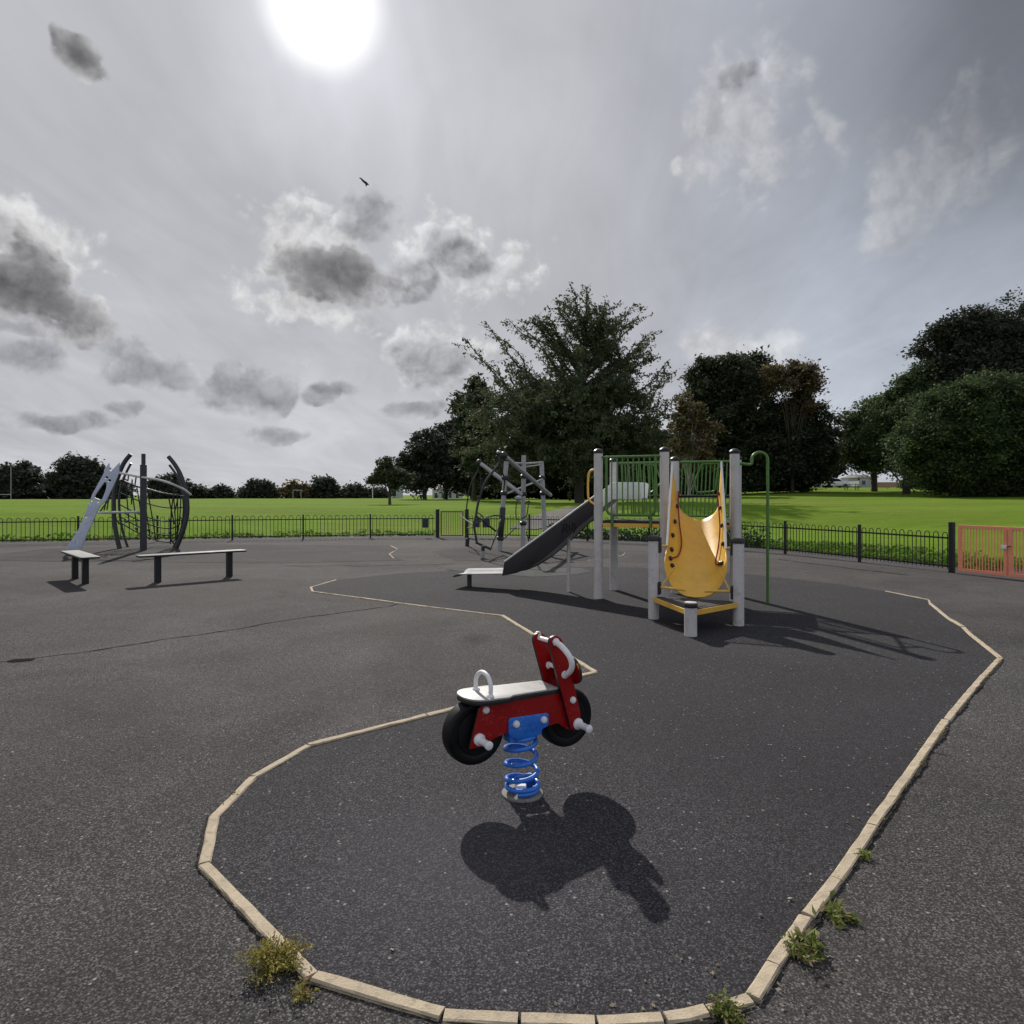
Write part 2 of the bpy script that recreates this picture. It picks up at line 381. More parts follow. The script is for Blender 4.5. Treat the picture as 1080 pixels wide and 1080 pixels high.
# survey of the place: sight lines from the viewpoint to the ground / to a known distance
def G(x, y): k = CAM_Z / (y - 521.0); return ((x - 540) * k, 720 * k)
def W(x, y, Y): return V3(((x - 540) / 720 * Y, Y, CAM_Z - (y - 521) / 720 * Y))
def S01(t): t = np.clip(t, 0, 1); return t * t * (3 - 2 * t)
def terrain(X, Y):
    X = np.asarray(X, float); Y = np.asarray(Y, float)
    r = np.hypot(X, Y)
    base = 0.9 * S01((r - 27) / 14)
    right = np.where(Y > 1, S01((X / np.maximum(Y, 1) - 0.12) / 0.33), 0.0)
    ext = np.clip((r - 42) / 45, 0, 1.9) * right
    drop = (1 - right) * 0.03 * np.clip(r - 118, 0, 120)
    und = 0.05 * np.sin(X * 0.21 + 1) * np.sin(Y * 0.17) * S01((r - 30) / 20)
    return base + ext - drop + und - 0.04
def hz(X, Y): return float(terrain(X, Y))
def onfield(x, y):
    for r in np.arange(15, 200, 0.1):
        p = W(x, y, r)
        if p.z <= hz(p.x, p.y): return p
    return W(x, y, 100)

# ------------------------------------------------------------------ ground
rs = np.concatenate([[0.0], np.linspace(8, 60, 79), np.geomspace(61, 300, 50), [500, 1000, 2500]])
na = 240
vs = []; fs = []
for r in rs:
    a = np.arange(na) / na * 2 * np.pi
    X, Y = r * np.sin(a), r * np.cos(a)
    Z = terrain(X, Y) if r <= 300 else terrain(X * 300 / r, Y * 300 / r)
    vs += list(zip(X, Y, Z))
for i in range(len(rs) - 1):
    for k in range(na):
        l = (k + 1) % na
        fs.append((i * na + k, (i + 1) * na + k, (i + 1) * na + l, i * na + l))
mb = MB(); mb.add(vs, fs); struct(mb.build('grass_field', 'grass'))

FENCE_L = [(-25.5, 19.3), (-16.3, 21.7), (-10.9, 23.25), (-5.5, 24.8), (-2.82, 25.05)]
FENCE_R = [(-1.62, 25.0), (0.68, 24.4), (2.66, 23.1), (4.75, 21.4), (6.6, 19.6), (7.55, 17.7), (8.42, 15.5), (8.94, 13.9)]
edge = [(-27, 20.0), (-16.5, 22.9), (-11, 24.4), (-5.5, 25.9), (-2.7, 26.2), (0.9, 25.4), (3.1, 24.0), (5.3, 22.2), (7.3, 20.1), (8.5, 18.1), (9.4, 15.8), (10.0, 14.6),
        (13, 14.2), (18, 13.9), (18, 8), (16, -12), (-27, -12)]
def sheet(name, pts, z, m, top=None):
    bm = bmesh.new(); vv = [bm.verts.new((p[0], p[1], z)) for p in pts]
    es = [bm.edges.new((vv[i], vv[(i + 1) % len(vv)])) for i in range(len(vv))]
    bmesh.ops.triangle_fill(bm, use_beauty=True, edges=es)
    for f in bm.faces:
        f.normal_update()
        if f.normal.z < 0: f.normal_flip()
    me = bpy.data.meshes.new(name); bm.to_mesh(me); bm.free(); me.materials.append(M[m])
    o = bpy.data.objects.new(name, me); col.objects.link(o); return struct(o)
sheet('playground_ground', edge, 0.0, 'asphalt')
soil = FENCE_L[:0] + [(-27, 19.9), (-16.5, 22.8), (-5.5, 25.8), (0.9, 25.3), (3.1, 23.9), (5.3, 22.1), (7.3, 20.0), (8.5, 18.0), (9.4, 15.7), (10.0, 14.6), (18, 13.85), (18, 14.5), (10.6, 15.2), (9.9, 16.2), (9.0, 18.5), (7.8, 20.5), (5.7, 22.7), (3.4, 24.5), (1.0, 25.9), (-5.5, 26.4), (-16.8, 23.4), (-27.2, 20.5)]
sheet('soil_strip', soil, -0.012, 'soil')

OUT = [(548, 1078), (629, 1081), (700, 1077), (746, 1069), (793, 1056), (816, 1020), (851, 969), (881, 930), (920, 873), (960, 817), (998, 761), (1030, 722), (1055, 695), (1026, 672), (1016, 662), (1002, 654), (981, 637), (979, 633), (934, 624), (880, 616), (800, 607), (700, 599), (600, 598), (500, 601), (420, 605), (356, 612), (329, 620), (331, 625), (416, 636), (530, 650), (628, 710), (450, 756), (325, 788), (267, 821), (225, 864), (215, 914), (330, 1033), (467, 1073)]
sheet('safety_surface', [G(*p) for p in OUT], 0.006, 'rubber')
sheet('worn_surface', [G(*p) for p in [(-60, 590), (60, 578), (200, 574), (412, 575.5), (419, 579), (410.5, 584.5), (427, 591), (300, 594), (150, 593), (40, 592)]], 0.004, 'patch')
sheet('worn_surface', [G(*p) for p in [(455, 582), (500, 577), (580, 577), (645, 580), (659, 583), (656, 586), (623, 590.5), (560, 594), (480, 591)]], 0.004, 'patch')
sheet('worn_paint', [G(*p) for p in [(470, 601), (500, 599), (545, 598.7), (612, 599.5), (625, 603), (600, 607), (560, 609), (520, 606)]], 0.010, 'bluewear')

def kerb_run(mb, pts, w=0.05, top=0.016, stone=0.915):
    P = [V3((*G(*p), 0)) for p in pts]
    for a, b in zip(P[:-1], P[1:]):
        L = (b - a).length
        n = max(1, round(L / stone)); d = (b - a) / L; nn = V3((d.y, -d.x, 0))
        for i in range(n):
            g = 0.005
            s0, s1 = a + d * (L * i / n + g), a + d * (L * (i + 1) / n - g)
            j = nn * random.uniform(-0.004, 0.004); zt = top + random.uniform(-0.004, 0.004)
            ch = 0.006
            ring = lambda c: [c - nn * w / 2 + V3((0, 0, -0.02)), c - nn * w / 2 + V3((0, 0, zt - ch)), c - nn * (w / 2 - ch) + V3((0, 0, zt)), c + nn * (w / 2 - ch) + V3((0, 0, zt)), c + nn * w / 2 + V3((0, 0, zt - ch)), c + nn * w / 2 + V3((0, 0, -0.02))]
            m_ = max(2, int((s1 - s0).length / 0.07)); rings = []
            for q in range(m_ + 1):
                c = s0.lerp(s1, q / m_) + j + nn * random.uniform(-0.0016, 0.0016)
                rr = ring(c)
                for z_ in range(1, 5): rr[z_].z += random.uniform(-0.003, 0.002)
                rings += rr
            ff = [tuple(range(6))[::-1], tuple(range(m_ * 6, m_ * 6 + 6))]
            for q in range(m_):
                for k in range(5): ff.append((q * 6 + k, q * 6 + k + 1, (q + 1) * 6 + k + 1, (q + 1) * 6 + k))
            mb.add(rings, ff)
i0 = OUT.index((934, 624)); i1 = OUT.index((530, 650))
kb = MB()
kerb_run(kb, OUT[i1:] + OUT[:i0 + 1][:-2])
kerb_run(kb, OUT[i0 - 2:i0 + 1], 0.035, 0.012)
kerb_run(kb, [(354.5, 612), (328, 620), (330, 624.5), (416, 636), (530, 650)], 0.04, 0.014)
kerb_run(kb, [(412, 575.5), (419, 579), (410.5, 584.5), (415.5, 589)], 0.035, 0.004)
kerb_run(kb, [(620, 591), (632, 588.5)], 0.04, 0.006); kerb_run(kb, [(650, 587), (656, 586), (659, 583)], 0.04, 0.006)
struct(kb.build('kerb', 'kerb', smooth=False))
# crack and seams in the asphalt, and one painted shadow line
def strip(mb, pts, w, z=0.004, jit=0.03):
    P = [V3((*G(*p), z)) for p in pts]; Q = []
    for a, b in zip(P[:-1], P[1:]):
        n = max(2, int((b - a).length / 0.08))
        Q += [a.lerp(b, i / n) for i in range(n)]
    Q.append(P[-1]); L = []
    ph = random.random() * 9
    for i, q in enumerate(Q):
        d = (Q[min(i + 1, len(Q) - 1)] - Q[max(i - 1, 0)]).normalized(); nn = V3((-d.y, d.x, 0))
        o = jit * (math.sin(i * 0.37 + ph) + 0.6 * math.sin(i * 0.9 + ph * 2)) * 0.6 + random.uniform(-jit, jit) * 0.25
        ww = w * random.uniform(0.4, 1.1)
        L += [q + nn * (o - ww), q + nn * (o + ww)]
    mb.add(L, [(2 * i, 2 * i + 1, 2 * i + 3, 2 * i + 2) for i in range(len(Q) - 1)])
ck = MB()
strip(ck, [(-60, 704), (20, 697), (120, 683), (240, 665), (330, 650), (410, 640), (418, 637)], 0.012)
strip(ck, [(300, 597), (390, 597), (480, 595)], 0.02)
strip(ck, [(0, 587.5), (70, 588), (160, 590)], 0.02)  # shadow of the net climber, painted as a dark strip
strip(ck, [(640, 596), (780, 598), (900, 608)], 0.008)
strip(ck, [(940, 783), (975, 790), (1003, 798)], 0.004)
strip(ck, [(820, 590), (900, 600), (960, 607)], 0.03)
bx = [G(x, y) for x, y in [(6, 698), (14, 695.5), (25, 695), (38, 694.5), (34, 697), (22, 698.2), (12, 699)]]
ck.add([(p[0], p[1], 0.0045) for p in bx], [tuple(range(len(bx)))])
struct(ck.build('cracks_and_shadow', 'tar_and_shadow', smooth=False))
# grit and dark soil collected along the kerb
gd_ = MB()
def grit(pts, off, z, w):
    P = [V3((*G(*p), z)) for p in pts]; rows = []
    for a, b in zip(P[:-1], P[1:]):
        d = (b - a).normalized(); nn = V3((d.y, -d.x, 0)); n = max(2, int((b - a).length / .03))
        for i in range(n):
            q = a.lerp(b, i / n); k = max(.08, .5 + .6 * math.sin(q.x * 7 + q.y * 5) * math.sin(q.x * 2.3 - q.y * 3.1) + random.uniform(-.3, .3))
            rows += [q + nn * off, q + nn * (off + math.copysign(w * k, off))]
    gd_.add(rows, [(2 * i, 2 * i + 1, 2 * i + 3, 2 * i + 2) for i in range(len(rows) // 2 - 1)])
loop_ = OUT[OUT.index((628, 710)):] + OUT[:OUT.index((1055, 695)) + 1]
grit(loop_, -.024, .0042, .05); grit(loop_, .024, .0102, .022)
struct(gd_.build('kerb_dirt', 'dirt', smooth=False))
# path beyond the small gate
pl_ = [(537, 558), (552, 549.5), (571, 542), (590, 537.8), (607, 534.6)]; pr_ = [(566, 559), (590, 552), (606, 545.5), (622, 540), (632, 536.2)]
mb = MB(); vs = []
for (a, b) in zip(pl_, pr_):
    A_, B_ = onfield(*a), onfield(*b)
    vs.append((A_, B_))
pts = []
for i in range(len(vs) - 1):
    for j in range(6):
        t = j / 6; pts.append((vs[i][0].lerp(vs[i + 1][0], t), vs[i][1].lerp(vs[i + 1][1], t)))
pts.append(vs[-1]); vv = []; nC = 7
for a, b in pts:
    for k in range(nC):
        p = a.lerp(b, k / (nC - 1)); vv.append((p.x, p.y, hz(p.x, p.y) + 0.03))
ff = [(i * nC + k, i * nC + k + 1, (i + 1) * nC + k + 1, (i + 1) * nC + k) for i in range(len(pts) - 1) for k in range(nC - 1)]
mb.add(vv, ff); struct(mb.build('path', 'path', smooth=True))

# ------------------------------------------------------------------ spring rider (motorbike)
HD = R(31.5); U = V3((math.cos(HD), math.sin(HD), 0)); NN = V3((math.sin(HD), -math.cos(HD), 0)); ZZ = V3((0, 0, 1))
O = V3((0.055, 3.63, 0.006)); O2 = V3((0.059, 3.71, 0.006))
def LB(s, w, z): return O + U * s + NN * w + ZZ * (z - 0.006)
def L(s, w, z): return O2 + U * s + NN * w + ZZ * (z - 0.006)
def LF(w): return frame(L(0, w, 0), U, ZZ)          # sheet plane: x = along the bike, y = up, thickness sideways
rider = thing('spring_rider', O, 'red toy motorbike spring rider with black wheels on a blue coil spring', 'spring rider')
body = [(-0.374, 0.310), (-0.314, 0.520), (-0.20, 0.518), (0.18, 0.518), (0.225, 0.40), (0.262, 0.291), (0.213, 0.315), (0.176, 0.350), (0.119, 0.342), (-0.10, 0.360), (-0.182, 0.349), (-0.235, 0.337), (-0.285, 0.311)]
fork = [(0.098, 0.79), (0.104, 0.825), (0.146, 0.838), (0.186, 0.810), (0.222, 0.68), (0.264, 0.56), (0.314, 0.37), (0.303, 0.312), (0.275, 0.295), (0.246, 0.306)]
for w in (0.075, -0.075):
    b = MB().plate(LF(w), fillet(body, [.008, .02, .02, .02, .06, .01, .03, .05, .05, .1, .06, .05, .01]), 0.019, bev=0.002, edge_mi=1)
    b.build('body_panel', ['red', 'black'], rider)
for w in (0.099, -0.086):
    b = MB().plate(LF(w), fillet([(a + (.02 if w < 0 else 0), z - (.018 if w < 0 else 0)) for a, z in fork], [.03, .05, .05, .05, .06, .05, .04, .03, .03, .03], 5), 0.019, bev=0.002, edge_mi=1)
    b.build('fork_panel', ['red', 'black'], rider)
for s, z, w0, nm in ((-0.306, 0.367, 0.0, 'wheel'), (0.277, 0.348, 0.0, 'wheel')):
    t = MB(); prof = []
    Rw, hw = 0.165, 0.048
    for a in range(-90, 91, 15): prof.append((Rw - 0.014 + 0.014 * math.cos(R(a)), hw * (abs(math.sin(R(a))) ** .6) * (1 if a > 0 else -1)))
    prof = [(0.112, -hw + 0.004), (0.118, -hw)] + prof + [(0.118, hw), (0.112, hw - 0.004)]
    t.lathe(prof, L(s, w0, z), NN, 48)
    wh = t.build('wheel', 'tyre', rider)
    h = MB().lathe([(0.02, -hw - 0.003), (0.108, -hw - 0.001), (0.112, -hw + 0.004), (0.112, hw - 0.004), (0.108, hw + 0.001), (0.02, hw + 0.003)], L(s, w0, z), NN, 40)
    h.build('hub', 'tyre', wh)
seat_o = fillet([(-0.395, -0.05), (-0.395, 0.06), (-0.34, 0.125), (-0.17, 0.13), (-0.14, 0.105), (0.165, 0.088), (0.165, -0.088), (-0.14, -0.10), (-0.17, -0.12), (-0.34, -0.115)], [.06, .06, .08, .03, .03, .01, .01, .03, .03, .08], 5)
th = -R(2.2)                                            # the bike leans a little on its spring
US = (U * math.cos(th) + ZZ * math.sin(th)); 
SF = frame(L(0.012, 0, 0.535), US, NN * -1)
so_ = [(a, -b) for a, b in seat_o]
st = MB().plate(SF @ Matrix.Translation((0, 0, 0.009)), so_, 0.010, bev=0.003).build('seat', 'seat', rider)
MB().plate(SF @ Matrix.Translation((0, 0, -0.007)), so_, 0.020, bev=0.002).build('seat_core', 'black', st)
def seatP(a, b, h): return SF @ V3((a, -b, h))
hb = MB(); arc = [seatP(-0.265, 0.088, 0.012), seatP(-0.265, 0.088, 0.05)]
for k in range(13):
    a = math.pi * k / 12; arc.append(seatP(-0.265 - 0.005 * k / 12, 0.012 + 0.076 * math.cos(a), 0.06 + 0.062 * math.sin(a)))
arc += [seatP(-0.27, -0.064, 0.05), seatP(-0.27, -0.064, 0.012)]
hb.tube(arc, 0.0115, 12)
for b_ in (0.088, -0.064): hb.lathe([(0.02, 0.013), (0.02, 0.019), (0.014, 0.026)], SF @ V3((-0.267, -b_, 0)), SF.to_3x3() @ V3((0, 0, 1)), 16)
hb.build('grab_handle', 'white', rider)
for sg, mt in ((1, 'white'), (-1, 'cream')):
    h = MB(); p = []
    for k in range(17):
        t = k / 16
        s_, z_ = 0.142 + 0.058 * t + 0.012 * math.sin(math.pi * t), 0.800 - 0.185 * t
        p.append(L(s_ + (.02 if sg < 0 else 0), sg * ((0.108 if sg > 0 else .094) + 0.088 * math.sin(math.pi * t) ** 0.65), z_))
    h.tube(p, 0.0155, 12); h.ball(p[0], 0.022); h.ball(p[-1], 0.022)
    h.build('handlebar', mt, rider)
for s_, z_ in ((0.145, 0.795), (0.205, 0.64)): MB().tube([L(s_ + .012, -0.08, z_ - .008), L(s_, 0.092, z_)], 0.0125, 12).build('spacer_rod', 'white', rider)
for s_, z_, w_ in ((-0.277, 0.495, .086), (0.256, 0.468, .109), (0.072, 0.388, .098), (-0.102, 0.395, .098)):
    for sg in (1, -1):
        d = MB().lathe([(0.019, -0.004), (0.019, 0.004), (0.015, 0.011), (0.006, 0.0145)], L(s_, sg * w_, z_), NN * sg, 18)
        d.build('bolt_cap', 'white', rider)
MB().lathe([(0.019, -0.004), (0.019, 0.004), (0.014, 0.012), (0.006, 0.015)], L(0.222, -0.074, 0.625), NN, 16).build('bolt_cap', 'white', rider)
for s_, z_, w_ in ((-0.318, 0.352, .084), (0.290, 0.332, .106)):
    for sg in (1, -1):
        d = MB().lathe([(0.031, -0.003), (0.031, 0.012), (0.022, 0.022), (0.018, 0.03), (0.018, 0.090), (0.0215, 0.096), (0.0215, 0.108), (0.012, 0.114)], L(s_, sg * w_, z_), NN * sg, 20)
        d.build('footrest', 'white', rider)
hl = MB(); hx = frame(L(0.262, 0, 0.655), NN, ZZ)
hl.plate(frame(L(0.275, 0.0, 0.618), NN, (ZZ * .96 - U * .2)), fillet([(-0.165, 0.02), (-0.13, 0.085), (0.13, 0.085), (0.165, 0.02), (0.145, -0.055), (0.06, -0.08), (-0.06, -0.08), (-0.145, -0.055)], .05, 5), 0.017, bev=0.002, edge_mi=1)
hl = hl.build('front_shield', ['red', 'black'], rider)
MB().plate(frame(L(0.262, 0.140, 0.648), NN, ZZ * .96 - U * .2), fillet([(-0.018, -0.02), (0.018, -0.02), (0.012, 0.028), (-0.018, 0.028)], .01), 0.003, bev=0).build('yellow_patch', 'yellow', hl)  # small yellow patch on the shield
br = MB()
for sg in (1, -1):
    pts_ = fillet([(-0.146, 0.432), (0.107, 0.419), (0.107, 0.348), (0.062, 0.338), (0.062, 0.31), (-0.10, 0.31), (-0.146, 0.345)], [.02, .02, .02, .01, .005, .005, .02])
    br.plate(LF(sg * 0.0905), pts_, 0.008, bev=0.002)
br.box(L(-0.02, 0, 0.330), (0.16, 0.17, 0.008), U, NN * -1)
br.box(L(-0.115, 0.06, 0.322), (0.04, 0.05, 0.05), U, NN * -1); br.box(L(0.075, -0.06, 0.325), (0.04, 0.05, 0.05), U, NN * -1)
br.build('spring_bracket', 'blue', rider, bevel=0.002)
cs = MB(); p = []; rad = 0.083; N = 420
def zc(t):  # closed end coils, open middle ones
    if t < 1.5: return 0.034 + 0.020 * t
    if t < 4.5: return 0.064 + (t - 1.5) * 0.0735
    return 0.2845 + (t - 4.5) * 0.021
T_ = 5.8
for k in range(N + 1):
    t = T_ * k / N; a = -2 * math.pi * t + 2.4; z_ = zc(t)
    p.append(LB(0, 0, z_).lerp(L(-.02, 0, z_), max(0, z_ - .06) / .27) + U * (rad * math.cos(a)) + NN * (rad * math.sin(a)))
cs.tube(p, 0.0125, 10); cs.build('coil_spring', 'blue', rider)
bp = MB().lathe([(0.110, 0.0), (0.110, 0.008), (0.105, 0.011), (0.02, 0.012)], LB(0, 0, 0.007), ZZ, 36).build('base_plate', 'plate_dull', rider)
cl = MB(); cl.box(LB(-0.03, 0.03, 0.062), (0.06, 0.035, 0.02), U * .85 + NN * .5, NN * -.85 + U * .5)
cl.build('spring_clamp', 'white', rider, bevel=0.004)
MB().box(LB(0.03, -0.03, 0.055), (0.10, 0.03, 0.07), U, NN * -1).build('anchor_block', 'blue', rider, bevel=0.004)

# ------------------------------------------------------------------ climbing tower with slide
TA = V3((1.32, 10.43, 0)); EX = V3((0.927, -0.375, 0)); EY = V3((0.375, 0.927, 0))
def T(a, b, z): return TA + EX * a + EY * b + ZZ * z
tower = thing('climbing_tower', T(1, .5, 0), 'grey posted play tower with dark slide, green railings and yellow climbing sheet', 'climbing frame')
def post(parent, p, h, r=0.067, m='steel', capm='black', ring=False):
    p = V3(p)
    o = MB().lathe([(r, -0.05), (r, h - 0.035)], p, ZZ, 20).build('post', m, parent)
    c = MB().lathe([(r + .006, h - 0.05), (r + .008, h - 0.045), (r + .008, h - 0.012), (r * .85, h + 0.008), (r * .4, h + 0.022), (0.01, h + 0.026)], p, ZZ, 20)
    c.build('post_cap', capm, o)
    return o
post(tower, T(0, 0, 0), 2.27); post(tower, T(1, 0, 0), 2.27); post(tower, T(0, 1, 0), 2.18); post(tower, T(1, 1, 0), 2.18)
pD = T(1.985, 0.0, 0); pE2 = T(1.95, 1, 0)
post(tower, pD, 2.22); post(tower, pE2, 2.18)
PD = V3((1.81, 8.73, 0)); PE = V3((2.75, 8.29, 0)); PS = V3((2.01, 7.68, 0))
for p_ in (PD, PE):
    o = MB().lathe([(0.067, -0.05), (0.067, 1.03)], p_, ZZ, 20).build('post', 'steel', tower)
    MB().lathe([(.074, 1.0), (.075, 1.005), (.075, 1.05), (.068, 1.066), (.01, 1.069)], p_, ZZ, 20).build('post_cap', 'black', o)
o = MB().lathe([(0.070, -0.05), (0.070, 0.345)], PS, ZZ, 24).build('step_post', 'steel', tower)
c_ = MB().lathe([(.075, .325), (.077, .33), (.077, .365), (.073, .374)], PS, ZZ, 24).build('post_cap', 'black', o)
MB().lathe([(.068, .372), (.066, .385), (.01, .39)], PS, ZZ, 24).build('cap_top', 'steel', c_)
# upper decks
for a_ in (.5, 1.495):
    MB().box(T(a_, 0.5, 1.175), (0.97, 0.97, 0.03), EX, EY).build('deck', 'deck', tower, bevel=0.004)
    for b_ in (-.012, 1.012): MB().box(T(a_, b_, 1.13), (0.86, 0.02, 0.055), EX, EY).build('deck_trim', 'yellow', tower, bevel=0.004)
for a_ in (.06, .94, 1.06, 1.93): MB().box(T(a_, .5, 1.125), (0.04, 0.9, 0.06), EX, EY).build('deck_joist', 'blackm', tower)
# lower triangular step deck
cen = (PD + PE + PS) / 3
tri = [PD + (PS - PD).normalized() * .10, PS + (PD - PS).normalized() * .085, PS + (PE - PS).normalized() * .085, PE + (PS - PE).normalized() * .10, PE + (PD - PE).normalized() * .09, PD + (PE - PD).normalized() * .09]
MB().poly([(p.x, p.y) for p in tri], 0.255, 0.295).build('step_deck', 'deck', tower, smooth=False, bevel=0.004)
for a_, b_ in ((PD, PS), (PS, PE)):
    d = (b_ - a_).normalized(); out_ = V3((d.y, -d.x, 0)); out_ = out_ if out_.dot(a_ - cen) > 0 else -out_
    MB().box((a_ + b_) / 2 + out_ * .014 + ZZ * .258, ((b_ - a_).length - .13, .018, .06), d, V3((-d.y, d.x, 0))).build('step_trim', 'yellow', tower, bevel=0.003)
d = (PE - PD).normalized(); nb = V3((-d.y, d.x, 0))
for p_, s_ in ((PD, 1), (PE, -1)):
    for pa, pb, r_ in ((d * (s_ * .07) + ZZ * .415, d * (s_ * .40) + ZZ * .395, .016), (d * (s_ * .10) + ZZ * .42, d * (s_ * .24) + nb * .12 + ZZ * .66, .011), (nb * .05 + d * (s_ * .02) + ZZ * .93, nb * .2 + d * (s_ * .14) + ZZ * .93, .014)):
        MB().tube([p_ + pa, p_ + pb], r_, 8).build('sheet_support', 'yellow', tower)
    MB().box(p_ + d * (s_ * .075) + ZZ * .40, (.035, .07, .16), d, nb).build('bracket', 'black', tower, bevel=.006)
    MB().box(p_ + d * (s_ * .075) + nb * .02 + ZZ * .95, (.04, .07, .20), d, nb).build('bracket', 'black', tower, bevel=.006)
# yellow half-pipe climbing sheet
top0 = T(1.5, -0.02, 1.215); bot0 = (PD + PE) / 2 + nb * .03 + ZZ * .305
ax = bot0 - top0; AC = EX; NRM = AC.cross((top0 - bot0).normalized()).normalized()
if NRM.z < 0: NRM = -NRM
def sheetP(k, t, lift=0.0):
    """k in [-1,1] across (1 = rim of the raised side), t from 0 (foot) to 1 (deck)"""
    c = bot0.lerp(top0, t); c = c - NRM * (0.04 * math.sin(math.pi * t))
    hwid = 0.405 - 0.115 * t * t; r = 0.345
    f = math.sqrt(max(0.0, 1 - ((0.34 - t) / 0.34) ** 2)) if t < 0.34 else 1.0
    hv = 0.0 if t < 0.40 else 0.58 * ((t - 0.40) / 0.60) ** 1.15
    flat = hwid - r; arcl = r * math.pi / 2 * 0.86
    Lt = (flat + arcl) * f + hv
    s = abs(k) * Lt; sg = 1 if k >= 0 else -1
    up = (NRM * .55 + ZZ * .45).normalized()
    if s <= flat: return c + AC * (sg * s) + NRM * lift
    a = min((s - flat) / r, math.pi / 2 * 0.86)
    q = c + AC * (sg * (flat + r * math.sin(a))) + NRM * (r * (1 - math.cos(a)))
    nn_ = (NRM * math.cos(a) - AC * (sg * math.sin(a)))
    ex_ = s - flat - arcl
    if ex_ > 0: q = q + up * ex_ + AC * (sg * 0.09 * ex_)
    return q + nn_ * lift
NU, NTt = 48, 40
cf = MB(); vv = []
for j in range(NTt + 1):
    t = (j / NTt) ** 1.35
    for i in range(NU + 1): vv.append(sheetP(-1 + 2 * i / NU, t))
ff = [(j * (NU + 1) + i, j * (NU + 1) + i + 1, (j + 1) * (NU + 1) + i + 1, (j + 1) * (NU + 1) + i) for j in range(NTt) for i in range(NU)]
cf.add(vv, ff); sh = cf.build('climbing_sheet', 'yellow', tower)
sd = sh.modifiers.new('thick', 'SOLIDIFY'); sd.thickness = 0.016; sd.offset = 0
for sg in (-1, 1):
    MB().tube([sheetP(sg, t_) for t_ in np.linspace(.42, 1.0, 12)] + [sheetP(sg, 1.0) + ZZ * .06], 0.015, 10).build('sunlit_sheet_edge', 'white', tower)  # white tube stands for the sunlit thick edge of the sheet
for pts_ in ([(-.62, 1.0), (-.52, .93), (-.42, .82), (-.38, .66), (-.42, .55), (-.55, .44), (-.74, .37), (-.80, .33)], [(.66, .98), (.62, .86), (.60, .72), (.58, .55), (.56, .40), (.58, .345), (.74, .32)]):
    MB().tube(spline([sheetP(k, t, 0.035) for k, t in pts_], 5), 0.0095, 8).build('red_rope', 'redrope', tower)
for k, t in ((-.52, .93), (-.56, .78), (-.66, .62), (-.76, .46), (-.80, .35), (-.70, .29), (.62, .98), (.68, .84), (.74, .68), (.78, .52), (.68, .345), (.76, .325)):
    q = sheetP(k, t, 0.012); q2 = sheetP(k, t, 0.05)
    MB().lathe([(.030, 0), (.034, .008), (.028, .024), (.012, .032)], q, q2 - q, 12).build('hand_hold', 'black', tower)
# railings
def railing(a0, a1, b, ztop, zbot, nbal, name='railing', mid=None, loop=None, frm=False, slant=0.0):
    g = MB(); P_ = lambda a, z: T(a, b, z)
    g.tube([P_(a0 + .05, ztop), P_(a1 - .05, ztop)], 0.019, 10)
    if frm:
        ring = fillet([(a0 + .13, ztop), (a0 + .13, zbot), (a1 - .13, zbot), (a1 - .13, ztop)], [.01, .12, .12, .01], 6)
        g.tube([P_(*q) for q in ring], 0.021, 10)
        for a_ in (a0 + .22, a1 - .20): g.tube([P_(a_, zbot), P_(a_, 1.10)], 0.024, 8)
        lo, hi = a0 + .13, a1 - .13
    else:
        g.tube([P_(a0 + .05, zbot), P_(a1 - .05, zbot)], 0.017, 8); lo, hi = a0 + .06, a1 - .06
    for k in range(1, nbal + 1):
        a_ = lo + (hi - lo) * k / (nbal + 1)
        g.tube([P_(a_, ztop), P_(a_ - slant, zbot)], 0.010, 7)
    if loop: g.tube([P_(*q) for q in fillet(loop, .05, 5)], 0.017, 8, closed=True)
    o = g.build(name, 'green', tower)
    if mid: MB().tube([P_(a0 + .05, mid), P_(a1 - .05, mid)], 0.021, 8).build('mid_rail', 'blackm', tower)
    return o
railing(0, 1, -0.02, 2.16, 1.285, 8, frm=True)
railing(0, 1, 1.0, 2.11, 1.25, 13, mid=1.565, loop=[(.50, 2.08), (.66, 2.08), (.80, 1.80), (.62, 1.62), (.50, 1.62)], slant=-.05)
railing(1, 1.99, 1.0, 2.11, 1.25, 13, mid=1.565, loop=[(1.42, 2.08), (1.68, 2.08), (1.62, 1.64), (1.34, 1.62), (1.30, 1.78)], slant=.04)
g = MB()
for b_ in (.2, .8):
    g.tube([T(1.985, b_, 1.19), T(1.985, b_, 2.05)], 0.019, 8)
g.tube([T(1.985, .05, 2.05), T(1.985, .95, 2.05)], 0.019, 8)
g.build('railing', 'green', tower)
pp = [(2.02, .20, 2.05), (2.20, .36, 2.02), (2.225, .375, 2.04)]
fp = [T(2.0, .30, 2.05), T(2.17, .33, 2.025), T(2.195, .335, 2.035), T(2.20, .34, 2.07)]
c0 = T(2.305, .39, 2.13); rr = 0.107
for k in range(11):
    a = math.pi - math.pi * k / 10
    c = T(2.305 + rr * math.cos(a), .388 + .047 * math.cos(a), 2.10 + rr * math.sin(a)); fp.append(c)
fp += [T(2.412, .4365, 1.9), T(2.412, .4365, -0.02)]
g = MB().tube(fp, 0.021, 12); g.tube([T(2.0, .55, 2.05), T(2.19, .345, 2.03)], 0.018, 10)
g.build('firemans_pole', 'green', tower)
hp = [T(-.03, .09, 1.98), T(-.13, .10, 1.97), T(-.185, .11, 1.90), T(-.195, .11, 1.62), T(-.17, .11, 1.50), T(-.05, .10, 1.42)]
MB().tube(spline(hp, 6), 0.017, 10).build('grab_rail', 'yellow', tower)
